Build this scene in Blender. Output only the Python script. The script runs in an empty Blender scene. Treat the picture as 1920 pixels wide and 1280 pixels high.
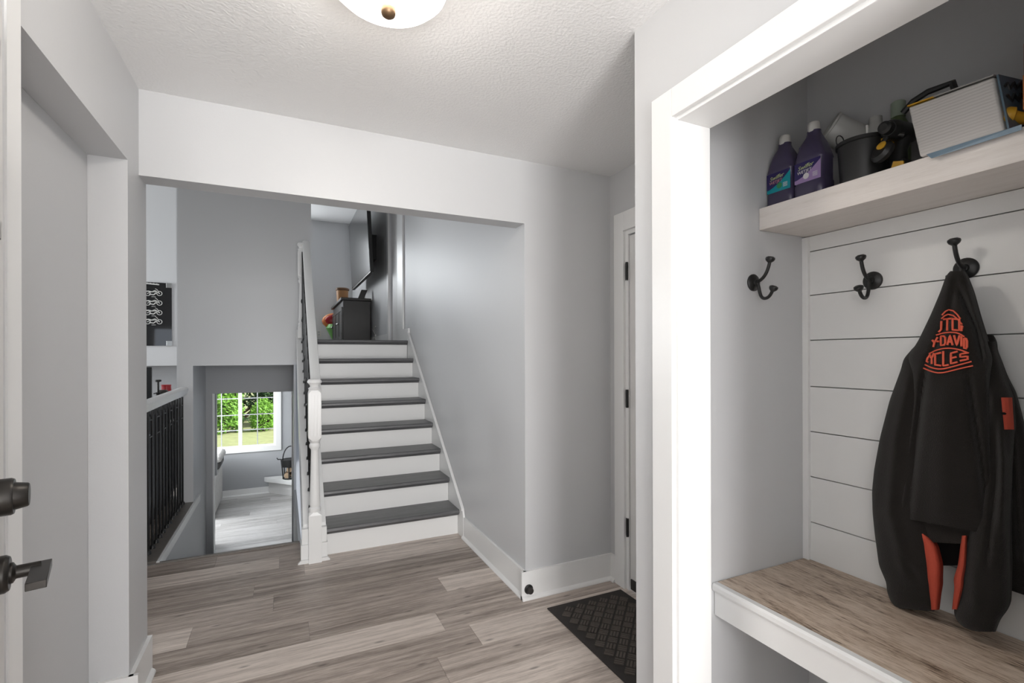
import bpy, bmesh, math, random
from mathutils import Vector, Matrix
random.seed(7)
S = bpy.context.scene
COL = S.collection
# ------------------------------------------------------------------ camera
FPX, CXP, HYP, ROLL = 915.0, 960.0, 667.0, 0.003
EYE = Vector((0, 0, 1.352))
YAW = math.atan2(960 - 532, FPX)
FWD = Vector((math.sin(YAW), math.cos(YAW), 0))
_r = Vector((math.cos(YAW), -math.sin(YAW), 0)); _u = Vector((0, 0, 1))
RGT = _r * math.cos(ROLL) - _u * math.sin(ROLL)
UPV = _u * math.cos(ROLL) + _r * math.sin(ROLL)
cam = bpy.data.cameras.new('camera'); camo = bpy.data.objects.new('camera', cam); COL.objects.link(camo)
cam.sensor_width = 36; cam.lens = FPX / 1920 * 36; cam.shift_y = (HYP - 640) / 1920
cam.clip_start = 0.02; cam.clip_end = 200
M = Matrix.Identity(4)
for i in range(3):
    M[i][0] = RGT[i]; M[i][1] = UPV[i]; M[i][2] = -FWD[i]; M[i][3] = EYE[i]
camo.matrix_world = M
S.camera = camo

def ray(u, v): return FWD + RGT * ((u - CXP) / FPX) + UPV * ((HYP - v) / FPX)
def onX(u, v, X): r = ray(u, v); return EYE + r * (X / r.x)
def onY(u, v, Y): r = ray(u, v); return EYE + r * (Y / r.y)
def onZ(u, v, Z): r = ray(u, v); return EYE + r * ((Z - EYE.z) / r.z)
def at(u, v, d): return EYE + ray(u, v) * d

# ------------------------------------------------------------------ light and exposure
S.view_settings.view_transform = 'Standard'; S.view_settings.look = 'None'
S.view_settings.gamma = 1.0; S.view_settings.use_curve_mapping = False
S.view_settings.exposure = 0.15
W = bpy.data.worlds.new('sky'); S.world = W; W.use_nodes = True
wn = W.node_tree.nodes; wb = wn['Background']
wb.inputs[0].default_value = (0.80, 0.88, 1.0, 1); wb.inputs[1].default_value = 1.1

def area(name, loc, aim, sx, sy, energy, color=(1, 1, 1)):
    l = bpy.data.lights.new(name, 'AREA'); l.shape = 'RECTANGLE'; l.size = sx; l.size_y = sy
    l.energy = energy; l.color = color
    o = bpy.data.objects.new(name, l); COL.objects.link(o); o.location = loc
    d = Vector(aim) - Vector(loc); o.rotation_euler = d.to_track_quat('-Z', 'Y').to_euler()
    return o
area('daylight_front_doorway', (0.20, -2.45, 1.25), (0.0, 2.0, 1.40), 1.0, 2.0, 114, (1.0, 0.99, 0.98))
area('closet_fill_light', (-0.505, -0.30, 1.45), (1.7, 0.85, 1.15), 0.5, 1.4, 6.0, (1.0, 0.98, 0.95))  # area light added behind the camera to brighten the closet
area('daylight_left_room', (-3.9, 6.3, 1.9), (-1.0, 6.6, 1.6), 1.4, 1.5, 70, (0.95, 0.98, 1.0))
area('daylight_upper_room', (-.38, 9.9, 2.9), (0.5, 4.0, 2.0), 0.9, 1.3, 42, (0.93, 0.97, 1.0))
area('stair_wall_fill_light', (-3.98, 3.2, 1.7), (1.2, 3.6, 1.4), 1.2, 1.4, 26, (0.95, 0.98, 1.0))  # fill added for the stair wall, no window is built there
area('lower_room_fill_light', (-2.35, 8.75, 0.3), (0.2, 8.4, -0.6), 1.6, 1.3, 165, (0.95, 0.98, 1.0))  # extra lamp set out of view to brighten the lower room
sun = bpy.data.lights.new('sun', 'SUN'); sun.energy = 5.5; sun.angle = 0.02
suno = bpy.data.objects.new('sun', sun); COL.objects.link(suno)
suno.rotation_euler = (math.radians(14), math.radians(46), 0)

# ------------------------------------------------------------------ materials
def mat(name, color, rough=0.5, metal=0.0, spec=0.5, bump=None, var=None, emit=None, coat=0, sheen=0, trans=0):
    m = bpy.data.materials.new(name); m.use_nodes = True
    nt = m.node_tree; b = nt.nodes['Principled BSDF']
    b.inputs['Base Color'].default_value = (*color, 1); b.inputs['Roughness'].default_value = rough
    b.inputs['Metallic'].default_value = metal; b.inputs['Specular IOR Level'].default_value = spec
    if coat: b.inputs['Coat Weight'].default_value = coat
    if sheen: b.inputs['Sheen Weight'].default_value = sheen; b.inputs['Sheen Roughness'].default_value = 0.6
    if trans: b.inputs['Transmission Weight'].default_value = trans
    tc = nt.nodes.new('ShaderNodeTexCoord')
    if var:   # (scale, amount)
        n = nt.nodes.new('ShaderNodeTexNoise'); n.inputs['Scale'].default_value = var[0]; n.inputs['Detail'].default_value = 5
        nt.links.new(tc.outputs['Object'], n.inputs['Vector'])
        mx = nt.nodes.new('ShaderNodeMix'); mx.data_type = 'RGBA'
        mx.inputs[6].default_value = (*[c * (1 - var[1]) for c in color], 1)
        mx.inputs[7].default_value = (*[min(1, c * (1 + var[1])) for c in color], 1)
        nt.links.new(n.outputs['Fac'], mx.inputs[0]); nt.links.new(mx.outputs[2], b.inputs['Base Color'])
    if bump:  # (scale, strength)
        n = nt.nodes.new('ShaderNodeTexNoise'); n.inputs['Scale'].default_value = bump[0]; n.inputs['Detail'].default_value = 4
        nt.links.new(tc.outputs['Object'], n.inputs['Vector'])
        bp = nt.nodes.new('ShaderNodeBump'); bp.inputs['Strength'].default_value = bump[1]; bp.inputs['Distance'].default_value = 0.004
        nt.links.new(n.outputs['Fac'], bp.inputs['Height']); nt.links.new(bp.outputs['Normal'], b.inputs['Normal'])
    if emit:
        b.inputs['Emission Color'].default_value = (*emit[0], 1); b.inputs['Emission Strength'].default_value = emit[1]
    return m

def wood(name, dark, mid, light, axis=0, stretch=14, scale=6, rough=0.4, tone_attr=False, knots=False, bump=0.15, lo=0.28, hi=0.86):
    m = bpy.data.materials.new(name); m.use_nodes = True
    nt = m.node_tree; L = nt.links; N = nt.nodes; b = N['Principled BSDF']; b.inputs['Roughness'].default_value = rough
    tc = N.new('ShaderNodeTexCoord'); vec = tc.outputs['Object']
    if tone_attr:   # every plank gets its own piece of the grain
        at_ = N.new('ShaderNodeAttribute'); at_.attribute_name = 'tone'
        off = N.new('ShaderNodeVectorMath'); off.operation = 'MULTIPLY'; off.inputs[1].default_value = (3.1, 0.0, 37.0)
        cb = N.new('ShaderNodeCombineXYZ'); L.new(at_.outputs['Fac'], cb.inputs[0]); L.new(at_.outputs['Fac'], cb.inputs[2])
        L.new(cb.outputs[0], off.inputs[0])
        ad = N.new('ShaderNodeVectorMath'); ad.operation = 'ADD'; L.new(vec, ad.inputs[0]); L.new(off.outputs[0], ad.inputs[1]); vec = ad.outputs[0]
    mp = N.new('ShaderNodeMapping'); sc = [1.0 * stretch] * 3; sc[axis] = 1.0; mp.inputs['Scale'].default_value = sc
    L.new(vec, mp.inputs['Vector'])
    n1 = N.new('ShaderNodeTexNoise'); n1.inputs['Scale'].default_value = scale * .35; n1.inputs['Detail'].default_value = 7; n1.inputs['Roughness'].default_value = 0.62; n1.inputs['Distortion'].default_value = 0.5
    L.new(mp.outputs[0], n1.inputs['Vector'])
    n2 = N.new('ShaderNodeTexNoise'); n2.inputs['Scale'].default_value = scale * 2.6; n2.inputs['Detail'].default_value = 5; n2.inputs['Roughness'].default_value = 0.7
    L.new(mp.outputs[0], n2.inputs['Vector'])
    mx = N.new('ShaderNodeMath'); mx.operation = 'MULTIPLY_ADD'; mx.inputs[1].default_value = 0.72 if tone_attr else 0.60; L.new(n2.outputs['Fac'], mx.inputs[0])
    ml = N.new('ShaderNodeMath'); ml.operation = 'MULTIPLY'; ml.inputs[1].default_value = 0.88 if tone_attr else 0.62; L.new(n1.outputs['Fac'], ml.inputs[0]); L.new(ml.outputs[0], mx.inputs[2])
    fac = mx.outputs[0]
    if tone_attr:
        t = N.new('ShaderNodeMath'); t.operation = 'MULTIPLY_ADD'; t.inputs[1].default_value = 0.62; t.inputs[2].default_value = -0.53
        L.new(at_.outputs['Fac'], t.inputs[0])
        a2 = N.new('ShaderNodeMath'); a2.operation = 'ADD'; L.new(fac, a2.inputs[0]); L.new(t.outputs[0], a2.inputs[1]); fac = a2.outputs[0]
    cr = N.new('ShaderNodeValToRGB'); e = cr.color_ramp.elements
    e[0].position = lo; e[0].color = (*dark, 1); e[1].position = hi; e[1].color = (*light, 1)
    k = e.new((lo + hi) / 2 - .01); k.color = (*mid, 1)
    L.new(fac, cr.inputs[0]); colr = cr.outputs[0]
    if knots:
        mk = N.new('ShaderNodeMapping'); s2 = [9.0] * 3; s2[axis] = 2.6; mk.inputs['Scale'].default_value = s2; L.new(vec, mk.inputs['Vector'])
        vo = N.new('ShaderNodeTexVoronoi'); vo.voronoi_dimensions = '2D'; vo.inputs['Scale'].default_value = 0.62; L.new(mk.outputs[0], vo.inputs['Vector'])
        kr = N.new('ShaderNodeMapRange'); kr.inputs[1].default_value = 0.015; kr.inputs[2].default_value = 0.05; kr.inputs[3].default_value = 0.5; kr.inputs[4].default_value = 1.0
        L.new(vo.outputs['Distance'], kr.inputs[0])
        mm = N.new('ShaderNodeMix'); mm.data_type = 'RGBA'; mm.blend_type = 'MULTIPLY'; mm.inputs[0].default_value = 1
        L.new(colr, mm.inputs[6]); L.new(kr.outputs[0], mm.inputs[7]); colr = mm.outputs[2]
    L.new(colr, b.inputs['Base Color'])
    bp = N.new('ShaderNodeBump'); bp.inputs['Strength'].default_value = bump; bp.inputs['Distance'].default_value = 0.002
    L.new(fac, bp.inputs['Height']); L.new(bp.outputs['Normal'], b.inputs['Normal'])
    return m

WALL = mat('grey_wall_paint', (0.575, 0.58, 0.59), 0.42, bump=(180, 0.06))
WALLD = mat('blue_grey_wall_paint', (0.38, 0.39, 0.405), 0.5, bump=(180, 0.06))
CEIL = mat('textured_ceiling_paint', (0.87, 0.87, 0.87), 0.8, bump=(95, 0.55))
TRIM = mat('white_trim_paint', (0.79, 0.79, 0.785), 0.32)
DOORW = mat('white_door_paint', (0.72, 0.71, 0.70), 0.4)
FLOOR = wood('plank_floor', (0.175, 0.140, 0.118), (0.41, 0.345, 0.30), (0.70, 0.615, 0.55), 0, 20, 5, 0.36, True, True, lo=.30, hi=.84)
FLOORL = wood('pale_plank_floor', (0.24, 0.23, 0.22), (0.42, 0.41, 0.40), (0.58, 0.57, 0.56), 0, 10, 6, 0.36, True)
TREAD = wood('grey_stained_tread', (0.045, 0.045, 0.047), (0.085, 0.085, 0.088), (0.16, 0.16, 0.165), 0, 14, 7, 0.38)
NOSE = mat('edge_strip', (0.16, 0.145, 0.13), 0.4, var=(30, .2))
SHELFW = wood('whitewashed_wood', (0.60, 0.545, 0.50), (0.74, 0.69, 0.65), (0.80, 0.755, 0.72), 1, 16, 8, 0.5)
BENCHW = wood('weathered_wood', (0.085, 0.053, 0.034), (0.44, 0.335, 0.25), (0.64, 0.53, 0.43), 1, 7, 8, 0.42, knots=False, bump=.25, lo=0.465, hi=0.70)
BLACKM = mat('black_iron', (0.012, 0.012, 0.012), 0.38, spec=0.5, bump=(60, .15))
BRONZE = mat('dark_bronze', (0.036, 0.033, 0.030), 0.34, 0.7)
FLEECE = mat('black_fleece', (0.0135, 0.0115, 0.0100), 0.95, spec=0.12, bump=(420, 0.5), sheen=0.10)
FLEECE2 = mat('black_fleece_inside', (0.008, 0.007, 0.007), 0.95, spec=0.1)
ORANGE = mat('orange_fabric', (0.43, 0.070, 0.042), 0.85, spec=0.2, bump=(300, .3))
EMBL = mat('orange_stitching', (0.72, 0.13, 0.075), 0.7, spec=0.2)
PURPLE = mat('purple_plastic', (0.056, 0.046, 0.090), 0.28, var=(9, .1))
WHITEP = mat('white_plastic', (0.62, 0.61, 0.58), 0.4)
CLEARP = mat('cloudy_plastic', (0.50, 0.50, 0.48), 0.35, var=(4, .08))
BLACKP = mat('black_plastic', (0.014, 0.014, 0.014), 0.42)
YELLOW = mat('yellow_plastic', (0.55, 0.30, 0.02), 0.4)
RED = mat('red_plastic', (0.34, 0.012, 0.018), 0.3)
STEEL = mat('bright_steel', (0.7, 0.7, 0.7), 0.25, 1.0)
RUBBER = mat('dark_rubber', (0.024, 0.020, 0.018), 0.7, var=(40, .3))
IVORY = mat('ivory_enamel', (0.8, 0.8, 0.78), 0.4)

class MB:
    """collects shapes into one mesh"""
    def __init__(s): s.bm = bmesh.new()
    def box(s, x0, x1, y0, y1, z0, z1):
        x0, x1 = sorted((x0, x1)); y0, y1 = sorted((y0, y1)); z0, z1 = sorted((z0, z1))
        v = [s.bm.verts.new(p) for p in ((x0,y0,z0),(x1,y0,z0),(x1,y1,z0),(x0,y1,z0),(x0,y0,z1),(x1,y0,z1),(x1,y1,z1),(x0,y1,z1))]
        for f in ((0,3,2,1),(4,5,6,7),(0,1,5,4),(1,2,6,5),(2,3,7,6),(3,0,4,7)): s.bm.faces.new([v[i] for i in f])
        return s
    def obox(s, o, ax, ay, az):       # oriented box from corner and three edge vectors
        o, ax, ay, az = map(Vector, (o, ax, ay, az))
        v = [s.bm.verts.new(o + ax*i + ay*j + az*k) for k in (0,1) for j in (0,1) for i in (0,1)]
        for f in ((0,2,3,1),(4,5,7,6),(0,1,5,4),(2,6,7,3),(0,4,6,2),(1,3,7,5)): s.bm.faces.new([v[i] for i in f])
        return s
    def prism(s, pts, axis, lo, hi):  # polygon in the two other axes, extruded along axis
        def P(a, b, c):
            return {0: (c, a, b), 1: (a, c, b), 2: (a, b, c)}[axis]
        A = [s.bm.verts.new(P(a, b, lo)) for a, b in pts]; B = [s.bm.verts.new(P(a, b, hi)) for a, b in pts]
        n = len(pts)
        s.bm.faces.new(A); s.bm.faces.new(B[::-1])
        for i in range(n): s.bm.faces.new((A[i], A[(i+1) % n], B[(i+1) % n], B[i]))
        return s
    def loft(s, rings, cap=True, closed=False):
        R = [[s.bm.verts.new(p) for p in r] for r in rings]; n = len(R[0])
        seq = list(zip(R, R[1:])) + ([(R[-1], R[0])] if closed else [])
        for a, b in seq:
            for i in range(n): s.bm.faces.new((a[i], a[(i+1) % n], b[(i+1) % n], b[i]))
        if cap and not closed: s.bm.faces.new(R[0][::-1]); s.bm.faces.new(R[-1])
        return s
    def tube(s, pts, r, n=10, cap=True, closed=False):
        pts = [Vector(p) for p in pts]; m = len(pts); rr = r if isinstance(r, (list, tuple)) else [r] * m
        rings = []; nrm = None
        for i, p in enumerate(pts):
            if closed: t = pts[(i+1) % m] - pts[i-1]
            else: t = pts[min(i+1, m-1)] - pts[max(i-1, 0)]
            t.normalize()
            if nrm is None:
                nrm = t.orthogonal().normalized()
            else:
                nrm = (nrm - t * nrm.dot(t)); nrm.normalize()
            bi = t.cross(nrm)
            rings.append([p + (nrm * math.cos(2*math.pi*k/n) + bi * math.sin(2*math.pi*k/n)) * rr[i] for k in range(n)])
        return s.loft(rings, cap, closed)
    def lathe(s, prof, c=(0,0,0), axis=(0,0,1), n=28, cap=True):
        a = Vector(axis).normalized(); p = a.orthogonal().normalized(); q = a.cross(p); c = Vector(c)
        return s.loft([[c + a*h + (p*math.cos(2*math.pi*k/n) + q*math.sin(2*math.pi*k/n)) * max(r, 1e-4) for k in range(n)] for r, h in prof], cap)
    def ball(s, c, r, n=14, sc=(1,1,1)):
        return s.loft([[Vector(c) + Vector((math.sin(t)*math.cos(2*math.pi*k/n)*r*sc[0], math.sin(t)*math.sin(2*math.pi*k/n)*r*sc[1], math.cos(t)*r*sc[2])) for k in range(n)]
                       for t in [0.02 + (math.pi - 0.04)*j/8 for j in range(9)]])
    def face(s, pts): s.bm.faces.new([s.bm.verts.new(p) for p in pts]); return s
    def make(s, name, m, parent=None, smooth=False, bev=0, recalc=True, **props):
        if recalc: bmesh.ops.recalc_face_normals(s.bm, faces=s.bm.faces)
        me = bpy.data.meshes.new(name); s.bm.to_mesh(me); s.bm.free(); me.materials.append(m)
        o = bpy.data.objects.new(name, me); COL.objects.link(o)
        if smooth:
            for p in me.polygons: p.use_smooth = True
            try: me.set_sharp_from_angle(angle=math.radians(40))
            except Exception: pass
        if bev:
            b = o.modifiers.new('bevel', 'BEVEL'); b.width = bev; b.segments = 2; b.limit_method = 'ANGLE'
        if parent is not None:
            o.parent = parent; o.matrix_parent_inverse = parent.matrix_world.inverted()
        for k, v in props.items(): o[k] = v
        return o

def root(name, loc, label, cat, group=None):
    o = bpy.data.objects.new(name, None); COL.objects.link(o); o.location = loc
    o.matrix_world = Matrix.Translation(loc); o.empty_display_size = .05
    o['label'] = label; o['category'] = cat
    if group: o['group'] = group
    return o
ST = dict(kind='structure')

# ------------------------------------------------------------------ setting: foyer shell
XL, XS, Y0, YB, H = -0.531, 1.218, 2.435, 2.55, 2.44     # left wall, stair wall, header front and back, ceiling
HI = 3.93; ZU = 1.52; ZL = -1.14; XD = 1.80               # high ceiling, upper floor, lower floor, right wall
MB().box(-0.66, 1.93, -2.6, Y0 + .02, H, H + .1).make('ceiling', CEIL, **ST)
MB().box(-4.2, 2.6, 2.5, 10.2, HI, HI + .1).make('ceiling_upper', CEIL, **ST)
# header wall with the wide opening
MB().prism([(XL - .13, HI), (XL - .13, 2.09), (XS, 2.09), (XS, 0), (XD + .12, 0), (XD + .12, HI)], 1, Y0, YB).make('wall_back', WALL, **ST)
# left wall with the shallow recess
w = MB(); w.box(-.651, XL, 2.279, YB, 0, H); w.box(-.651, XL, 1.443, 2.279, 2.095, H); w.box(-.651, XL, -2.6, 1.443, 0, H); w.make('wall_left', WALL, **ST)
MB().box(-.72, -.6515, 1.2, 2.5, 0, H).make('wall_recess', WALL, **ST)
MB().box(-.72, 1.95, -2.72, -2.6, 0, H).make('wall_front', WALL, **ST)
# stair wall on the right
MB().box(XS, XS + .12, YB, 5.45, 0, HI).make('wall_right', WALL, **ST)
# right wall holding the nook door and the closet back
w = MB(); w.box(XD, XD + .12, 2.275, Y0, 0, H); w.box(XD, XD + .12, 1.455, 2.275, 2.06, H); w.box(XD, XD + .12, -2.6, 1.455, 0, H); w.make('wall_nook', WALL, **ST)
# closet front wall and its end partition
w = MB(); w.box(1.072, 1.19, 1.128, 1.311, 0, H); w.box(1.072, 1.19, .29, 1.128, 2.073, H); w.box(1.072, 1.19, -2.6, .29, 0, H)
w.box(1.19, XD, 1.20, 1.311, 0, H); w.box(1.19, XD, .06, .16, 0, H); w.make('wall_closet', WALL, **ST)

# casing and jamb lining of the closet
t = MB()
t.box(1.054, 1.072, 1.122, 1.209, 0, 2.153); t.box(1.054, 1.072, .225, 1.122, 2.067, 2.153); t.box(1.054, 1.072, .225, .312, 0, 2.067)
t.make('trim_1', TRIM, bev=.002, **ST)
t = MB(); t.box(1.068, 1.20, 1.110, 1.128, 0, 2.073); t.box(1.068, 1.20, .29, 1.110, 2.055, 2.073); t.box(1.068, 1.20, .29, .308, 0, 2.055)
t.make('trim_2', TRIM, bev=.0015, **ST)

MB().box(XL - .003, XL + .004, 1.382, 1.4435, 0, H - .001).make('trim_10', TRIM, **ST)

# baseboards, each a board with a shoe moulding
def base(name, horiz, a0, a1, wall, sgn, z=0.0, h=.155):
    b = MB(); th = .015 * sgn; sh = .030 * sgn
    def bx(lo, hi, z0, z1):
        if horiz == 'x': b.box(a0, a1, wall, wall + hi, z0, z1)
        else: b.box(wall, wall + hi, a0, a1, z0, z1)
    bx(0, th, z, z + h)
    q = [(0, 0), (sh, 0), (sh, .006), (sh * .85, .014), (th, .022), (0, .022)]
    if horiz == 'x': b.prism([(wall + p, z + r) for p, r in q], 0, a0, a1)
    else: b.prism([(wall + p, z + r) for p, r in q], 1, a0, a1)
    return b.make(name, TRIM, **ST)
base('baseboard_stairs', 'y', Y0 - .0142, 3.44, XS, -1)
base('baseboard_nook', 'x', XS - .0300, XD, Y0, -1)
base('baseboard_right', 'y', 2.377, Y0 - .0145, XD, -1)
base('baseboard_left', 'y', 2.2648, YB, XL, 1)
base('baseboard_jamb', 'x', -.625, XL + .030, 2.279, -1)
base('baseboard_recess', 'y', 1.3, 2.2, -.651, 1)
base('baseboard_closet', 'x', 1.2, XD, 1.20, -1, h=.11)
base('baseboard_shiplap', 'y', .16, 1.185, XD - .001, -1, h=.11)
b = MB(); b.box(XL - .1, XL + .015, YB, YB + .015, 0, .155); b.make('baseboard_end', TRIM, **ST)

# ------------------------------------------------------------------ floors of planks
def plank_floor(name, rows, m, z, thick):
    """rows: list of (y0, y1, [(x0, x1, tone)...])"""
    bm = bmesh.new(); tones = []
    for y0, y1, segs in rows:
        for x0, x1, t in segs:
            g = 0.0006
            a = [bm.verts.new(p) for p in ((x0+g, y0+g, z), (x1-g, y0+g, z), (x1-g, y1-g, z), (x0+g, y1-g, z))]
            c = [bm.verts.new(p) for p in ((x0+g, y0+g, z-.004), (x1-g, y0+g, z-.004), (x1-g, y1-g, z-.004), (x0+g, y1-g, z-.004))]
            bm.faces.new(a); tones.append(t)
            for i in range(4): bm.faces.new((a[i], c[i], c[(i+1) % 4], a[(i+1) % 4])); tones.append(t)
    xs = [s for r in rows for q in r[2] for s in q[:2]]; ys = [s for r in rows for s in r[:2]]
    me = bpy.data.meshes.new(name); bm.to_mesh(me); bm.free()
    at_ = me.attributes.new('tone', 'FLOAT', 'FACE')
    for i, t in enumerate(tones): at_.data[i].value = t
    me.materials.append(m)
    o = bpy.data.objects.new(name, me); COL.objects.link(o); o['kind'] = 'structure'
    MB().box(min(xs), max(xs), min(ys), max(ys), z - thick, z - .004).make(name + '_slab', NOSE, **ST)
    return o
def split(x0, x1, length=1.25):
    out = []; x = x0 - random.random() * length
    while x < x1:
        a, b = max(x, x0), min(x + length, x1)
        if b > a: out.append((a, b, random.uniform(.25, .8)))
        x += length
    return out
known = {-3: ([-.41], [.22, .33]), -2: ([-.03, .11], [.60, .34, .60]), -1: ([.115], [.36, .58]), 0: ([-.16], [.34, .28]),
         1: ([-.055], [.48, .34]), 2: ([-.415, .847], [.66, .41, .76]), 3: ([.11], [.29, .37]), 4: ([.72], [.80, .46]),
         5: ([.84], [.40, .74]), 6: ([.62], [.42, .52]), 7: ([1.4], [.78, .6]), 8: ([.9], [.52, .66])}
rows = []
for n in range(-3, 31):
    y1 = 3.27 - .19 * n + .0; y0 = y1 - .19
    y0, y1 = y0 , y1
    if n == -3: y1 = 3.865
    if n in known:
        j, t = known[n]; e = [-.87] + j + [XD + .02]
        segs = [(e[i], e[i+1], t[i] + random.uniform(-.01, .01)) for i in range(len(t))]
    else: segs = split(-.87, XD + .02)
    rows.append((y0, y1, segs))
plank_floor('floor', rows, FLOOR, 0.0, .22)
rows = [(y, min(y + .19, 7.42), split(-4.1, -.90)) for y in [-.9 + .19 * i for i in range(44)]]
plank_floor('floor_left_room', rows, FLOOR, 0.0, .22)
rows = [(6.2 + .19 * i, 6.2 + .19 * (i + 1), split(-2.4 if i > 6 else -.87, 1.9)) for i in range(20)]
plank_floor('floor_lower', rows, FLOORL, ZL, .1)
MB().prism([(3.863, -.03), (3.863, .002), (3.868, .009), (3.885, .009), (3.897, .003), (3.897, -.03)], 0, -.76, .10).make('trim_3', NOSE, **ST)

# ------------------------------------------------------------------ stairwell down, split levels behind
w = MB(); w.box(-.87, .253, 5.3, 5.42, 1.27, HI); w.box(-.87, -.755, 5.3, 5.42, -.02, 1.27); w.make('wall_over_stairwell', WALL, **ST)
w = MB(); w.box(-.87, -.755, 3.87, 6.1, ZL, -.001); w.box(-.87, -.755, 5.42, 6.1, 0, 1.27); w.make('wall_stairwell_left', WALL, **ST)
w = MB(); w.box(.092, .112, 3.87, 6.1, ZL, 0); w.box(.092, .112, 5.42, 6.1, 0, 1.27); w.make('wall_stairwell_right', WALL, **ST)
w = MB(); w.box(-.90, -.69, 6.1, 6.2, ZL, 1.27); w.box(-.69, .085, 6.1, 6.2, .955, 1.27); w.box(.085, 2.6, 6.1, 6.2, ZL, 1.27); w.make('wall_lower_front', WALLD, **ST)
t = MB(); t.box(-.692, -.684, 6.09, 6.21, ZL, .957); t.box(.079, .087, 6.09, 6.21, ZL, .957); t.make('trim_4', TRIM, **ST)
w = MB(); w.box(-4.2, -.874, 7.2, 7.5, 1.245, HI); w.make('wall_poster', WALL, **ST)
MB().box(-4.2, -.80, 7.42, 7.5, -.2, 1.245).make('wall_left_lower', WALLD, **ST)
MB().box(-.90, -.874, 5.42, 7.42, ZL, HI).make('wall_left_end', WALL, **ST)
MB().box(-4.2, -4.08, -1.0, 7.2, 0, HI).make('wall_left_room', WALL, **ST)
# front wall of the left room with its window opening
w = MB(); w.box(-4.2, -3.1, -1.05, -.93, 0, HI); w.box(-1.3, -.66, -1.05, -.93, 0, HI); w.box(-3.1, -1.3, -1.05, -.93, 0, .95); w.box(-3.1, -1.3, -1.05, -.93, 2.15, HI); w.make('wall_left_front', WALL, **ST)
MB().box(-.66, -.651, -1.0, 2.5, H, HI).make('wall_left_upper', WALL, **ST)
MB().box(-4.2, -.66, -1.05, 2.5, HI, HI + .1).make('ceiling_left', CEIL, **ST)
for i in range(5):
    pass
s = MB()
for i in range(5): s.box(-.755, .09, 3.9 + .24 * i, 3.9 + .24 * (i + 1), ZL, -.19 * (i + 1))
s.make('floor_steps_down', TREAD, **ST)
MB().box(-.755, .09, 5.1, 6.2, ZL - .1, ZL).make('floor_landing', FLOORL, **ST)
# upper floor slab and room
MB().box(.262, 1.33, 5.235, 10.0, 1.30, ZU - .003).make('floor_upper', NOSE, **ST)
MB().box(-.87, .254, 5.43, 10.0, 1.272, ZU - .003).make('floor_upper_left', NOSE, **ST)
w = MB(); w.box(-.87, 2.0, 6.2, 7.6, 1.16, 1.27); w.box(-2.5, 2.0, 7.6, 10.1, 1.16, 1.27); w.make('ceiling_lower', CEIL, **ST)
w = MB(); w.box(XS, XS + .12, 6.27, 10.1, ZU - .1, HI); w.box(XS, XS + .12, 5.45, 6.27, 3.62, HI); w.make('wall_upper_right', WALL, **ST)
MB().box(-.9, 1.4, 9.95, 10.07, ZU, HI).make('wall_upper_back', WALL, **ST)
MB().box(-.98, -.873, 7.5, 10.0, ZU, HI).make('wall_upper_left', WALL, **ST)
b = base('baseboard_upper', 'x', -.87, XS, 9.95, -1, z=ZU, h=.12)
# white closed door in the upper hall with casing
t = MB(); t.box(XS - .018, XS, 5.44, 5.72, ZU, 3.70); t.box(XS - .018, XS, 6.26, 6.35, ZU, 3.70); t.make('trim_5', TRIM, **ST)
d = MB(); d.box(XS + .02, XS + .055, 5.72, 6.26, ZU + .01, 3.62); d.make('door_3', DOORW, bev=.002, **ST)
base('baseboard_hall', 'y', 6.35, 9.9, XS, -1, z=ZU, h=.12)
MB().box(XS - .02, XS + .02, 5.17, 5.45, ZU, ZU + .13).make('trim_6', TRIM, **ST)
# lower room shell
Yw = 10.0
w = MB(); X0, X1, Z0, Z1 = -1.30, -.14, -.275, .90
w.box(-2.5, X0, Yw, Yw + .12, ZL, 1.27); w.box(X1, 2.0, Yw, Yw + .12, ZL, 1.27); w.box(X0, X1, Yw, Yw + .12, ZL, Z0); w.box(X0, X1, Yw, Yw + .12, Z1, 1.27)
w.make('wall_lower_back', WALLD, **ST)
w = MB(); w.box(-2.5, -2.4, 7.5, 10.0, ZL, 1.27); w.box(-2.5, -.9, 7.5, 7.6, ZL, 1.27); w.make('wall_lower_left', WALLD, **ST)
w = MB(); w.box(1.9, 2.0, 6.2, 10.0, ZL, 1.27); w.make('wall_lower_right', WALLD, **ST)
base('baseboard_lower', 'x', -2.4, 1.9, Yw, -1, z=ZL, h=.115)
# lower window: casing, two sashes, muntins, panes
GL = bpy.data.materials.new('window_glass'); GL.use_nodes = True
nt = GL.node_tree; nt.nodes.remove(nt.nodes['Principled BSDF']); o_ = nt.nodes['Material Output']
tr = nt.nodes.new('ShaderNodeBsdfTransparent'); gl = nt.nodes.new('ShaderNodeBsdfGlossy'); gl.inputs['Roughness'].default_value = .01
mxs = nt.nodes.new('ShaderNodeMixShader'); lw = nt.nodes.new('ShaderNodeLayerWeight'); lw.inputs[0].default_value = .25
ml = nt.nodes.new('ShaderNodeMath'); ml.operation = 'MULTIPLY'; ml.inputs[1].default_value = .35
nt.links.new(lw.outputs['Fresnel'], ml.inputs[0]); nt.links.new(ml.outputs[0], mxs.inputs[0])
nt.links.new(tr.outputs[0], mxs.inputs[1]); nt.links.new(gl.outputs[0], mxs.inputs[2]); nt.links.new(mxs.outputs[0], o_.inputs[0])
GREYF = mat('grey_muntin', (0.42, 0.43, 0.44), 0.4)
c = MB(); cw = .095
c.box(X0 - cw, X1 + cw, Yw - .02, Yw, Z1, Z1 + cw); c.box(X0 - cw, X1 + cw, Yw - .022, Yw, Z0 - cw, Z0); c.box(X0 - cw, X0, Yw - .02, Yw, Z0, Z1); c.box(X1, X1 + cw, Yw - .02, Yw, Z0, Z1)
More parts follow.
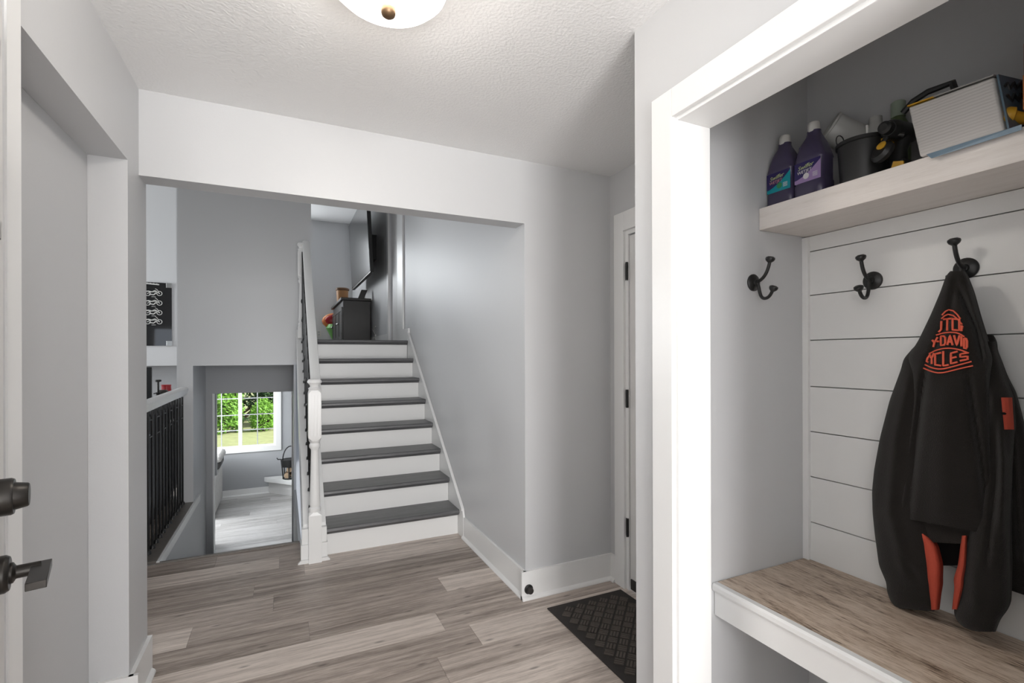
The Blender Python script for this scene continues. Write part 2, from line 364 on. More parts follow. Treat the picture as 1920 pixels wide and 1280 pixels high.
c.box(X0, X1, Yw, Yw + .03, Z0 - .004, Z0 + .03); c.box(X0, X1, Yw, Yw + .03, Z1 - .03, Z1 + .004)
win = c.make('window_1', TRIM, bev=.003, **ST)
xm0, xm1 = -.742, -.683
f = MB(); f.box(xm0, xm1, Yw + .02, Yw + .07, Z0 + .03, Z1 - .03); f.box(X0, X0 + .035, Yw + .02, Yw + .07, Z0 + .03, Z1 - .03); f.box(X1 - .035, X1, Yw + .02, Yw + .07, Z0 + .03, Z1 - .03)
f.make('window_frame', IVORY, win)
f = MB()
for zz in (.60, .303, .028):
    f.box(X0 + .035, xm0, Yw + .04, Yw + .055, zz - .008, zz + .008); f.box(xm1, X1 - .035, Yw + .04, Yw + .055, zz - .008, zz + .008)
for xx in (-1.005, -.438): f.box(xx - .008, xx + .008, Yw + .041, Yw + .054, Z0 + .03, Z1 - .03)
f.make('muntin', GREYF, win)
for a0, a1 in ((X0 + .035, xm0), (xm1, X1 - .035)):
    MB().box(a0, a1, Yw + .046, Yw + .049, Z0 + .03, Z1 - .03).make('pane', GL, win)
# window of the left room, behind the viewer (seen mirrored in the poster)
c = MB(); c.box(-3.1, -3.02, -1.02, -.96, .95, 2.15); c.box(-1.38, -1.3, -1.02, -.96, .95, 2.15); c.box(-3.02, -1.38, -1.02, -.96, .95, 1.02); c.box(-3.02, -1.38, -1.02, -.96, 2.08, 2.15); c.box(-2.06, -1.98, -1.02, -.96, 1.02, 2.08)
c.make('window_2', TRIM, **ST)

# ------------------------------------------------------------------ garden beyond the lower window
GRASS = mat('sunlit_grass', (0.36, 0.38, 0.17), 0.9, var=(6, .35))
MB().box(-14, 12, 10.15, 34, -.75, -.65).make('ground_lawn', GRASS, **ST)
MB().box(-14, 12, -14, -2.8, -.5, -.4).make('ground_front', GRASS, **ST)
LEAFS = [mat('leaf_bright', (0.20, 0.42, 0.045), 0.6, var=(3, .4)), mat('leaf_mid', (0.075, 0.16, 0.035), 0.6, var=(3, .5)), mat('leaf_dark', (0.035, 0.085, 0.022), 0.6, var=(3, .4))]
BARK = mat('grey_brown_bark', (0.12, 0.085, 0.065), 0.9, var=(9, .4))
def shrub(name, x, y, z, rx, ry, rz, n, m, label, cat, group, trunk=False, leaf=.09):
    r = root(name, (x, y, z), label, cat, group)
    bm = MB()
    for i in range(n):
        th = random.uniform(0, 6.283); ph = math.acos(random.uniform(-1, 1)); q = random.uniform(.55, 1) ** .6 * (1 + .18 * math.sin(5*th) * math.sin(4*ph))
        sp = math.sin(ph) if math.cos(ph) > 0 else .8 + .2*math.sin(ph); c = Vector((x + rx*q*sp*math.cos(th), y + ry*q*sp*math.sin(th), z + rz*(1 + q*math.cos(ph))))
        if c.z < z: c.z = z + random.random() * .1
        d = Vector((random.gauss(0,1), random.gauss(0,1), random.gauss(0,.7))).normalized(); e = d.orthogonal().normalized()
        a = leaf * random.uniform(.6, 1.4)
        bm.face((c - d*a, c + e*a*.42, c + d*a, c - e*a*.42))
    bm.make('foliage', m, r, recalc=False)
    k = MB()
    for i in range(5):
        p = Vector((x + random.uniform(-.25,.25)*rx, y, z)); q = Vector((x + random.uniform(-.8,.8)*rx, y + random.uniform(-.3,.3)*ry, z + rz*random.uniform(.9,1.6)))
        k.tube([p, p.lerp(q, .5) + Vector((random.uniform(-.1,.1), 0, .05)), q], [.05, .035, .015], 6)
    k.make('stem', BARK, r, smooth=True)
    return r
shrub('shrub', -1.45, 14.85, -.65, .46, .38, .80, 5200, LEAFS[0], 'bright green shrub on the lawn in the left half of the lower window', 'shrub', None, leaf=.045)
shrub('shrub', -.50, 14.85, -.65, .32, .28, .42, 1800, LEAFS[0], 'small bright shrub low behind the right half of the lower window', 'shrub', None, leaf=.04)
shrub('tree', -2.36, 15.9, -.65, .50, .45, 1.2, 3600, LEAFS[1], 'leafy green tree behind the bright shrub, left in the lower window', 'tree', None, leaf=.06)
shrub('tree', -.10, 15.95, -.65, .70, .5, 1.2, 5200, LEAFS[2], 'dark green tree filling the right half of the lower window', 'tree', None, leaf=.06)
shrub('tree', -1.36, 16.3, -.65, .27, .4, 1.3, 2600, LEAFS[1], 'narrow tree set back between the two garden trees', 'tree', None, leaf=.06)
hd = shrub('hedge', -1.2, 17.6, -.65, 4.0, .6, 1.3, 8000, LEAFS[2], 'dark hedge closing the garden behind the trees', 'hedge', None, leaf=.09)
for x, y, l in ((-2.0, -5.2, 'pale green bush outside the front window, mirrored in the poster'), (-5.2, -6.8, 'larger bush further out in front, mirrored in the poster')):
    shrub('bush', x, y, -.4, 1.3, .9, 1.0, 900, LEAFS[0], l, 'bush', None, leaf=.13)

# ------------------------------------------------------------------ staircase up
stair = root('staircase', (.73, 3.55, 0), 'white staircase with dark grey treads rising beside the grey wall', 'staircase')
RUN, RISE, NY = .2388, .19, 3.512
for n in range(8):
    yn = NY + RUN * n; z1 = RISE * (n + 1)
    MB().box(.262, XS - .018, yn + .04, yn + .055, z1 - RISE, z1 - .028).make('riser', TRIM, stair)
    t = MB(); yb = yn + RUN + .055 if n < 7 else yn + .15
    t.prism([(yn, z1 - .022), (yn + .002, z1 - .006), (yn + .008, z1), (yb, z1), (yb, z1 - .027), (yn + .004, z1 - .027)], 0, .255, XS - .006)
    t.prism([(yn + .018, z1 - .040), (yn + .012, z1 - .027), (yn + .045, z1 - .027), (yn + .045, z1 - .046), (yn + .026, z1 - .046)], 0, .262, XS - .012)
    t.make('tread', TREAD, stair)
def sk(y): return .195 + .806 * (y - 3.43)
s = MB(); s.prism([(3.43, 0), (3.43, .155), (3.45, sk(3.45)), (5.19, sk(5.19)), (5.19, ZU + .13), (5.21, ZU + .13), (5.21, 1.30), (3.7, 0)], 0, XS - .017, XS - .002)
s.make('skirt_board', TRIM, stair)
s = MB(); s.prism([(3.45, sk(3.45) - .012), (3.45, sk(3.45) + .004), (5.19, sk(5.19) + .004), (5.19, sk(5.19) - .012)], 0, XS - .024, XS - .002)
s.make('skirt_cap', TRIM, stair)
# knee wall (closed stringer) on the open side, with plinth blocks round the newel
def kn(y): return .235 + .80 * (y - 3.52)
s = MB(); s.prism([(3.52, 0), (3.52, kn(3.52)), (5.25, kn(5.25)), (5.29, kn(5.25)), (5.29, 1.28), (3.75, -.02), (3.75, 0)], 0, .113, .255)
s.make('stringer', TRIM, stair, bev=.002)
s = MB(); s.box(.098, .262, 3.475, 3.60, 0, .115); s.box(.104, .258, 3.485, 3.55, .115, .215)
s.make('plinth', TRIM, stair, bev=.002)
s = MB(); s.prism([(.080, 0), (.276, 0), (.276, .006), (.262, .022), (.098, .022), (.080, .006)], 1, 3.455, 3.475)
s.make('shoe_moulding', TRIM, stair)

# ------------------------------------------------------------------ banister along the stairs
ban = root('stair_banister', (.182, 3.48, 0), 'white banister with turned posts and black spindles beside the stairs', 'banister')
def newel(par, x, y, z, h, name, hw=.040, base=.33, up=.33, m=TRIM):
    nb = MB()
    def sq(w, zz, cham=0):
        if cham: return [Vector((x+a, y+b_, zz)) for a, b_ in ((-w, -w+cham), (-w+cham, -w), (w-cham, -w), (w, -w+cham), (w, w-cham), (w-cham, w), (-w+cham, w), (-w, w-cham))]
        return sq(w, zz, .0008)
    nb.loft([sq(hw, z), sq(hw, z + base - .02), sq(hw, z + base - .02, .003), sq(hw * .86, z + base, hw * .55)])
    t1 = z + h - up - .075
    prof = [(hw*.80, base - .008), (hw*.95, base + .008), (hw*.95, base + .022), (hw*.72, base + .032), (hw*.86, base + .048), (hw*.80, base + .1)]
    L0 = t1 - z
    prof += [(hw*.80 - hw*.22*k, base + .1 + (L0 - .07 - base - .1) * k) for k in (.25, .5, .75, 1)]
    prof += [(hw*.62, L0 - .06), (hw*.85, L0 - .045), (hw*.85, L0 - .03), (hw*.7, L0 - .018), (hw*.95, L0)]
    nb.lathe(prof, (x, y, z), n=20)
    nb.loft([sq(hw * .86, t1 - .005, hw * .55), sq(hw, t1 + .018, .003), sq(hw, t1 + up - .02, .003), sq(hw*.9, t1 + up, hw*.4)])
    for k in (-1, 0, 1):
        nb.box(x + k*hw*.5 - .004, x + k*hw*.5 + .004, y - hw - .0035, y - hw + .001, t1 + .03, t1 + up - .03)
    nb.lathe([(hw*.82, t1 + up - z - .004), (hw*1.0, t1 + up - z + .012), (hw*.7, t1 + up - z + .022), (hw*.78, t1 + up - z + .036), (hw*1.12, t1 + up - z + .05), (hw*1.12, t1 + up - z + .06), (hw*.9, t1 + up - z + .072)], (x, y, z), n=20)
    return nb.make(name, m, par, smooth=True)
newel(ban, .184, 3.478, 0, 1.205, 'newel_post')
newel(ban, .160, 5.14, kn(5.14), .92, 'newel_post', hw=.036, base=.12, up=.26)
yA, zA, yB_, zB = 3.515, 1.085, 5.16, 2.45
sl = (zB - zA) / (yB_ - yA)
hr = MB(); xr = .198
prof = [(-.030, -.030), (.030, -.030), (.033, .0), (.030, .022), (.015, .032), (-.015, .032), (-.030, .022), (-.033, 0)]
hr.loft([[Vector((xr + a, yA, zA + c)) for a, c in prof], [Vector((xr + a, yB_, zB + c)) for a, c in prof]])
hr.make('handrail', TRIM, ban, smooth=True)
for i in range(14):
    y = 3.62 + i * .112
    b = MB(); b.tube([(.165, y, kn(y) - .002), (.165, y, zA + sl*(y - yA) - .028)], .007, 8)
    b.lathe([(.016, 0), (.014, .018), (.008, .024)], (.165, y, kn(y) - .001), n=10)
    b.ball((.165, y, kn(y) + .30 + .1*(i % 2)), .016, 8, (1, 1, 1.6))
    b.make('baluster', BLACKM, ban, smooth=True)

# ------------------------------------------------------------------ guard rail on the left of the stairwell
gr = root('guard_rail', (-.83, 5.45, 0), 'white capped rail with black spindles along the left of the stairwell', 'railing')
s = MB(); s.box(-.885, -.755, 3.87, 5.60, 0.0, .022); s.make('shoe_board', NOSE, gr, bev=.003)
s = MB(); s.box(-.757, -.740, 3.87, 5.60, -.045, .018); s.make('edge_moulding', TRIM, gr)
newel(gr, -.822, 5.36, .022, 1.13, 'newel_post', hw=.042, base=.20, up=.33)
hr = MB(); prof = [(-.028, -.035), (.028, -.035), (.031, -.01), (.038, .0), (.038, .02), (.02, .032), (-.02, .032), (-.038, .02), (-.038, 0), (-.031, -.01)]
hr.loft([[Vector((-.83 + a, 2.6, 1.015 + c)) for a, c in prof], [Vector((-.83 + a, 5.32, 1.045 + c)) for a, c in prof]])
hr.make('handrail', TRIM, gr, smooth=True)
for i in range(12):
    y = 4.02 + i * .112
    b = MB(); b.tube([(-.83, y, .02), (-.83, y, .99)], .0075, 8)
    b.lathe([(.018, 0), (.015, .02), (.008, .028)], (-.83, y, .02), n=10)
    b.make('baluster', BLACKM, gr, smooth=True)
    if i % 2 == 0:
        MB().box(-.834, -.826, y, y + .112, .915, .923).make('cross_bar', BLACKM, gr); MB().box(-.834, -.826, y, y + .112, .80, .808).make('cross_bar', BLACKM, gr)

# ------------------------------------------------------------------ black sideboard and things on it
sb = root('sideboard', (-1.12, 4.85, 0), 'long black sideboard standing behind the black spindles of the guard rail', 'sideboard')
BLK = mat('black_furniture_paint', (0.016, 0.016, 0.017), 0.35)
MB().box(-1.36, -.945, 3.85, 5.72, .08, .93).make('body', BLK, sb, bev=.004)
MB().box(-1.38, -.925, 3.83, 5.74, .93, .96).make('top', BLK, sb, bev=.004)
MB().box(-1.33, -.98, 3.9, 5.68, 0, .08).make('plinth', BLK, sb)
for i in range(4):
    y0 = 3.88 + i * .457
    d = MB(); d.box(-.945, -.925, y0, y0 + .44, .13, .90).make('door', BLK, sb, bev=.006)
    o_ = [o for o in COL.objects if o.name.startswith('door') and o.parent == sb][-1]
    k = MB(); k.ball((-.908, y0 + (.40 if i % 2 == 0 else .04), .78), .016, 10); k.tube([(-.926, y0 + (.40 if i % 2 == 0 else .04), .78), (-.908, y0 + (.40 if i % 2 == 0 else .04), .78)], .006, 8)
    k.make('knob', STEEL, o_, smooth=True)
c = MB(); c.lathe([(.036, 0), (.040, .002), (.038, .02), (.047, .125), (.049, .13), (.045, .128), (.034, .012)][::1], (-1.0, 5.53, .961), n=24)
c = c.make('cup', RED, None, smooth=True); c.rotation_euler = (0, 0, 0)
c['label'] = 'red plastic cup on the black sideboard behind the guard rail'; c['category'] = 'cup'
for v in c.data.vertices: v.co.z = .961 + .131 - (v.co.z - .961)
r = root('candle_holder', (-1.0, 5.2, .961), 'dark iron candle holder on the black sideboard left of the red cup', 'candle holder')
b = MB(); b.lathe([(.045, 0), (.045, .008), (.012, .016), (.009, .06), (.02, .07), (.009, .085), (.008, .17), (.024, .176), (.024, .190), (.012, .192)], (-1.0, 5.2, .961), n=18); b.make('stand', BLACKM, r, smooth=True)
b = MB(); b.lathe([(.02, .0), (.05, .035), (.05, .075), (.03, .095)], (-.985, 5.30, .961), n=18); b.make('bowl', BRONZE, r, smooth=True)
b = MB(); b.tube([(-1.0, 5.05, 1.04), (-1.0, 5.2, 1.04)], .005, 8); b.make('arm', BLACKM, r)
r = root('picture_frame', (-1.0, 4.82, .961), 'tall black picture frame standing on the sideboard next to the wall corner', 'picture frame')
MB().box(-1.04, -.97, 4.815, 4.84, .961, 1.27).make('frame', BLK, r, bev=.003)
MB().box(-1.075, -1.04, 4.80, 4.82, .961, 1.26).make('mat_board', IVORY, r)

# ------------------------------------------------------------------ poster of motorcycles
py = 7.186; K = 7.2 / 5.85
po = root('poster', (onY(300, 590, py).x, py, 1.85), 'black acrylic poster with white motorcycles on the far left wall', 'poster')
PB = mat('glossy_black_acrylic', (0.013, 0.013, 0.014), 0.04, spec=0.9, coat=.5)
PW = mat('poster_white_print', (0.55, 0.55, 0.53), 0.4)
px1 = onY(322, 590, py).x; pz0, pz1 = onY(322, 648, py).z, onY(322, 531, py).z
MB().box(px1 - .62, px1, py, py + .012, pz0, pz1).make('panel', PB, po)
fy = py - .003
def PP(u, v): return onY(u, v, fy)
for i, vc in enumerate((550, 568, 586, 603)):
    g = MB()
    for uc in (299, 277):
        c = PP(uc, vc); R1 = .026
        g.tube([Vector((c.x + R1*math.cos(a), fy, c.z + R1*math.sin(a))) for a in [2*math.pi*k/20 for k in range(20)]], .0042, 6, closed=True)
        g.ball(c, .006, 8)
    L = lambda pts, r: g.tube([PP(u, vc + dv) for u, dv in pts], r, 6)
    L([(277, 0), (281, -2.5), (292, -3), (299, 0)], .0035)
    L([(273, -4), (279, -4.5), (285, -3), (290, -5), (294, -4)], .007)
    L([(299, 0), (295, -7), (291, -9 - i % 2)], .0032); L([(280, 1), (288, 2.5), (293, -1)], .0075)
    L([(284, 6), (292, 6)], .003); g.make('motorcycle_print', PW, po)
g = MB()
for i in range(9):
    c = PP(273 + 3*i, 531 + .3*i); g.box(c.x - .008, c.x + .008, fy - .001, fy + .002, c.z - .007, c.z + .007 + .004*(i % 2))
g.make('title_print', PW, po)
for zc in (pz0 + .028, pz1 - .028):
    MB().box(px1 - .055, px1 + .003, py - .008, py + .006, zc - .030, zc + .030).make('corner_clip', STEEL, po, bev=.002)

# ------------------------------------------------------------------ lower room furniture
FUZ = mat('pale_grey_plush', (0.50, 0.49, 0.475), 0.95, bump=(90, 1.0), var=(14, .2)); FUZD = mat('dark_grey_plush', (0.10, 0.10, 0.10), 0.95, bump=(90, 1.0))
so = root('sofa', (-1.45, 9.3, ZL), 'pale grey plush sofa in the lower room left of the doorway', 'sofa')
def soft(x0, x1, y0, y1, z0, z1, name, m, bev=.05):
    return MB().box(x0, x1, y0, y1, z0, z1).make(name, m, so, smooth=True, bev=bev)
soft(-2.0, -1.0, 8.75, 9.70, ZL + .05, ZL + .42, 'seat', FUZ, .04)
soft(-1.18, -.955, 8.70, 9.72, ZL + .04, ZL + .66, 'arm', FUZ, .06)
soft(-1.95, -1.0, 9.50, 9.80, ZL + .30, ZL + .92, 'backrest', FUZ, .08)
soft(-1.20, -.925, 9.05, 9.65, ZL + .665, ZL + .86, 'cushion', FUZD, .07)
soft(-1.22, -.90, 9.02, 9.66, ZL + .80, ZL + .93, 'throw', FUZ, .05)
BRICKW = bpy.data.materials.new('white_painted_brick'); BRICKW.use_nodes = True
nt = BRICKW.node_tree; bb = nt.nodes['Principled BSDF']; bb.inputs['Base Color'].default_value = (.72, .71, .70, 1); bb.inputs['Roughness'].default_value = .6
br = nt.nodes.new('ShaderNodeTexBrick'); br.inputs['Scale'].default_value = 6; br.inputs['Mortar Size'].default_value = .03; bp = nt.nodes.new('ShaderNodeBump'); bp.inputs['Strength'].default_value = .6; bp.inputs['Distance'].default_value = .01
tc = nt.nodes.new('ShaderNodeTexCoord'); mp = nt.nodes.new('ShaderNodeMapping'); mp.inputs['Rotation'].default_value = (math.radians(90), 0, 0)
nt.links.new(tc.outputs['Object'], mp.inputs[0]); nt.links.new(mp.outputs[0], br.inputs['Vector']); nt.links.new(br.outputs['Fac'], bp.inputs['Height']); bp.invert = True; nt.links.new(bp.outputs['Normal'], bb.inputs['Normal'])
he = root('hearth', (.6, 9.6, ZL), 'white painted brick corner hearth with thick slab under the window wall', 'hearth')
MB().prism([(-.255, 9.98), (.9, 8.75), (1.88, 8.75), (1.88, 9.98)], 2, ZL, ZL + .215).make('base', BRICKW, he)
MB().prism([(-.33, 9.98), (-.29, 9.90), (.86, 8.68), (1.88, 8.68), (1.88, 9.98)], 2, ZL + .216, ZL + .295).make('slab', TRIM, he, bev=.006)
lz = ZL + .296
lh = root('log_basket', (.10, 9.68, lz), 'black iron log basket with tall handle on the white hearth', 'log basket')
b = MB(); b.loft([[Vector((.11 + w_*math.cos(a), 9.68 + w_*.8*math.sin(a), lz + h_)) for a in [2*math.pi*k/20 for k in range(20)]] for w_, h_ in ((.15, .34), (.17, .35), (.155, .22), (.15, .23))]); b.make('rim_band', BLACKM, lh, smooth=True)
b = MB()
for k in range(6):
    a = 2*math.pi*k/6 + .3
    b.tube([(.11 + .15*math.cos(a), 9.68 + .12*math.sin(a), lz + .23), (.11 + .13*math.cos(a), 9.68 + .10*math.sin(a), lz + .02)], .010, 8)
b.tube([Vector((.11 + .13*math.cos(a), 9.68 + .10*math.sin(a), lz + .012)) for a in [2*math.pi*k/16 for k in range(16)]], .011, 8, closed=True)
b.make('frame', BLACKM, lh, smooth=True)
b = MB(); b.tube([Vector((.11 - .13*math.cos(a), 9.68, lz + .34 + .24*math.sin(a))) for a in [math.pi*k/14 for k in range(15)]], .010, 8); b.make('handle', BLACKM, lh, smooth=True)
b = MB(); b.tube([(-.05, 9.66, lz + .36), (-.10, 9.66, lz + .36), (-.115, 9.66, lz + .39)], .009, 8); b.make('hook', BLACKM, lh)
LOG = mat('log_bark', (0.16, 0.10, 0.06), 0.9, var=(12, .4)); LOGE = mat('cut_log_face', (0.52, 0.38, 0.25), 0.8, var=(20, .15))
for i, (dx, dz, rr) in enumerate(((-.05, .075, .052), (.06, .07, .05), (-.012, .178, .048), (.088, .168, .042))):
    lab = ('split log low left in the black iron basket', 'split log low right in the black iron basket', 'thick log on top of the others in the iron basket', 'thin log at the upper right of the iron basket')[i]
    r = root('log', (.11 + dx, 9.68, lz + dz), lab, 'log', 'logs in the iron basket')
    MB().lathe([(rr, -.085), (rr * 1.03, 0), (rr, .085)], (.11 + dx, 9.68, lz + dz), (.15, 1, .05), 12).make('bark', LOG, r, smooth=True)
    MB().lathe([(rr * .96, -.089), (rr * .96, -.085)], (.11 + dx, 9.68, lz + dz), (.15, 1, .05), 12).make('cut_face', LOGE, r)

# ------------------------------------------------------------------ upper hall furniture
BRN = mat('black_brown_wood', (0.022, 0.020, 0.019), 0.4, var=(6, .2))
cb = root('cabinet', (.98, 8.3, ZU), 'black media cabinet at the top of the stairs below the television', 'cabinet')
MB().box(.80, 1.19, 7.62, 9.2, ZU + .06, ZU + .665).make('body', BRN, cb, bev=.003)
MB().box(.765, 1.20, 7.58, 9.24, ZU + .665, ZU + .705).make('top', BRN, cb, bev=.006)
MB().box(.83, 1.18, 7.66, 9.16, ZU, ZU + .06).make('plinth', BRN, cb)
for i in range(3):
    y0 = 7.66 + i * .51
    dd = MB(); dd.box(.782, .80, y0, y0 + .05, ZU + .09, ZU + .57); dd.box(.782, .80, y0 + .44, y0 + .49, ZU + .09, ZU + .57); dd.box(.782, .80, y0 + .05, y0 + .44, ZU + .09, ZU + .14); dd.box(.782, .80, y0 + .05, y0 + .44, ZU + .52, ZU + .57); dd.box(.79, .80, y0 + .05, y0 + .44, ZU + .14, ZU + .52)
    do = dd.make('door', BRN, cb)
    MB().ball((.770, y0 + (.46 if i % 2 == 0 else .03), ZU + .34), .015, 8).make('knob', STEEL, do, smooth=True)
TVS = mat('television_screen', (0.02, 0.02, 0.022), 0.18, spec=0.6)
tv = root('television', (1.05, 7.3, 2.9), 'large flat television on a tilting bracket above the black cabinet', 'television')
T = MB(); T.obox((1.02, 6.50, 2.44), (.0, 1.88, 0), (.045, 0, .004), (-.05, 0, 1.05)); T.make('body', BLACKP, tv, bev=.004)
T = MB(); T.obox((1.016, 6.515, 2.46), (.0, 1.85, 0), (.004, 0, 0), (-.05, 0, 1.015)); T.make('screen', TVS, tv)
T = MB(); T.box(1.06, 1.217, 7.2, 7.7, 2.75, 3.1); T.box(1.05, 1.10, 6.9, 8.0, 2.56, 2.70); T.make('bracket', BLACKM, tv)
PINE = mat('orange_pine', (0.50, 0.25, 0.10), 0.5, var=(20, .2)); PINED = mat('dark_rim_wood', (0.16, 0.075, 0.03), 0.5)
cn = root('canister', (.93, 8.95, ZU + .706), 'tall orange wooden canister with dark rim on the black cabinet', 'canister')
MB().lathe([(.085, 0), (.092, .05), (.10, .27)], (.93, 8.95, ZU + .706), n=24).make('body', PINE, cn, smooth=True)
MB().lathe([(.113, .272), (.115, .30), (.09, .315)], (.93, 8.95, ZU + .706), n=24).make('lid', PINED, cn, smooth=True)
ph = root('photo_stand', (1.08, 7.75, ZU + .706), 'small black photo stand leaning back on the cabinet end', 'photo stand')
MB().obox((1.02, 7.70, ZU + .706), (.09, .0, 0), (0, .012, 0), (.055, .0, .14)).make('frame', BLACKP, ph)
MB().obox((1.13, 7.72, ZU + .706), (.012, 0, 0), (0, .02, 0), (-.03, .0, .13)).make('easel', WHITEP, ph)
GREENP = mat('green_plastic', (0.16, 0.42, 0.10), 0.4); ORP = mat('orange_plastic', (0.62, 0.20, 0.06), 0.4)
ty = root('toy_seat', (.70, 8.6, ZU), 'red and orange toy seat on a green base beside the cabinet', 'toy')
tc_ = onY(629, 602, 9.5)
MB().ball(tc_, .235, 22, (1, .32, .64)).make('rim', ORP, ty, smooth=True)
MB().ball(tc_ + Vector((.01, -.045, .012)), .195, 22, (1, .25, .58)).make('pad', RED, ty, smooth=True)
MB().lathe([(.05, -.42), (.06, -.36), (.10, -.28), (.175, -.13), (.15, -.06)], tc_ + Vector((.01, 0, 0)), n=20).make('base', GREENP, ty, smooth=True)
ou = root('wall_outlet', (.605, 9.945, 1.79), 'white wall outlet low on the grey upper wall', 'outlet')
MB().box(.565, .645, 9.938, 9.95, 1.73, 1.85).make('plate', WHITEP, ou, bev=.003)
for zc in (1.765, 1.815): MB().box(.588, .622, 9.934, 9.938, zc - .015, zc + .015).make('socket', GREYF, ou)
cd = MB(); cd.tube([onX(704, 612, 1.205), onX(699, 618, 1.205), onX(703, 626, 1.205), onX(700, 634, 1.205), onX(705, 637, 1.205), onX(704, 627, 1.205)], .008, 6)
cd = cd.make('cord', WHITEP, None, smooth=True); cd['label'] = 'white power cord looped behind the right end of the black cabinet'; cd['category'] = 'cord'

# ------------------------------------------------------------------ nook door
dj = MB(); dj.box(XD - .018, XD, 2.287, 2.375, 0, 2.185); dj.box(XD - .018, XD, 1.36, 2.287, 2.075, 2.185); dj.box(XD - .018, XD, 1.36, 1.445, 0, 2.075)
dj.make('trim_7', TRIM, bev=.002, **ST)
dj = MB(); dj.box(XD - .002, XD + .12, 2.262, 2.29, 0, 2.075); dj.box(XD - .002, XD + .12, 1.45, 2.262, 2.05, 2.075); dj.box(XD + .05, XD + .062, 2.245, 2.262, 0, 2.05); dj.make('trim_8', TRIM, **ST)
dd = MB(); dd.box(XD + .006, XD + .05, 1.456, 2.258, .012, 2.043); dd = dd.make('door_2', DOORW, bev=.002, **ST)
MB().box(XD + .0, XD + .006, 1.456, 2.25, .012, .07).make('sweep', BLACKP, dd)
for zz in (1.838, 1.104, .361):
    h_ = MB(); h_.lathe([(.0075, -.052), (.0075, .052)], (XD - .0085, 2.266, zz), n=10); h_.box(XD - .003, XD - .0005, 2.262, 2.287, zz - .05, zz + .05); h_.make('hinge', BLACKM, dd)

# ------------------------------------------------------------------ open front door with its lock
fd0 = at(6, 600, .95); E0 = Vector((fd0.x, fd0.y, 0)); H0 = Vector((-.215, .22, 0)); ee = (H0 - E0).normalized()
nn = Vector((-ee.y, ee.x, 0))
if nn.dot(Vector((0, 0, 0)) - E0) < 0: nn = -nn
d = MB(); d.obox(E0 + Vector((0, 0, .012)) - nn * .044, ee * .88, nn * .044, Vector((0, 0, 2.02))); fd = d.make('door_1', DOORW, bev=.002, **ST)
lm = MB(); lm.obox(E0 + Vector((0, 0, 1.56)) + ee*.125, ee*.03, nn*.012, Vector((0, 0, .35))); lm.obox(E0 + Vector((0, 0, 1.56)) + ee*.125, ee*.5, nn*.012, Vector((0, 0, .03))); lm.obox(E0 + Vector((0, 0, 1.88)) + ee*.125, ee*.5, nn*.012, Vector((0, 0, .03)))
lm.make('panel_moulding', DOORW, fd)
q = E0 + ee * .072
zl, zd = .952, 1.094
lv = MB(); lv.lathe([(.034, 0), (.034, .010), (.030, .016)], q + Vector((0, 0, zl)), nn, 28)
lv.lathe([(.019, .014), (.019, .020), (.012, .024), (.012, .058)], q + Vector((0, 0, zl)), nn, 20)
lv.obox(q + nn*.044 - ee*.018 + Vector((0, 0, zl - .007)), ee*.118, nn*.028, Vector((0, 0, .014)))
lv.make('lever_handle', BRONZE, fd, smooth=True, bev=.001)
lv = MB(); lv.lathe([(.034, 0), (.034, .018), (.032, .022)], q + Vector((0, 0, zd)), nn, 28); lv.lathe([(.026, .02), (.022, .040), (.020, .042)], q + Vector((0, 0, zd)), nn, 24); lv.make('deadbolt', BRONZE, fd, smooth=True)

# ------------------------------------------------------------------ doorstop, mat, ceiling lamp
ds = root('doorstop', (1.245, Y0 - .015, .075), 'round black doorstop on the white baseboard corner', 'doorstop')
pc = onY(991, 1104, Y0 - .016)
MB().lathe([(.026, 0), (.026, .006), (.020, .012)], pc, (0, -1, 0), 24).make('rose', BLACKM, ds, smooth=True)
MB().lathe([(.017, .010), (.017, .030), (.012, .033)], pc, (0, -1, 0), 20).make('rubber_tip', RUBBER, ds, smooth=True)
mx0, mx1, my0, my1 = 1.27, 1.755, 1.42, 2.283
dm = root('door_mat', ((mx0 + mx1) / 2, (my0 + my1) / 2, 0), 'dark brown rubber door mat with woven diamonds before the nook door', 'door mat')
b = MB(); b.box(mx0, mx1, my0, my1, .0005, .007); b.make('base', RUBBER, dm, bev=.002)
MATP = mat('brown_mat_pile', (0.088, 0.074, 0.064), 0.9, bump=(300, .6))
p = MB(); st = .052
ang = math.radians(45)
k = -20
for i in range(-16, 17):
    for j in range(-16, 17):
        cxm = (mx0 + mx1)/2 + (i + j) * st * .70; cym = (my0 + my1)/2 + (i - j) * st * .70
        if not (mx0 + .045 < cxm < mx1 - .045 and my0 + .045 < cym < my1 - .045): continue
        hor = (i + j) % 2 == 0
        for q_ in (-1, 0, 1):
            a = Vector((1, 1, 0)).normalized() if hor else Vector((1, -1, 0)).normalized()
            n_ = Vector((-a.y, a.x, 0))
            c_ = Vector((cxm, cym, .007)) + n_ * q_ * .0145
            p.obox(c_ - a*.021 - n_*.0048, a*.042, n_*.0096, Vector((0, 0, .0045)))
p.make('pile', MATP, dm)

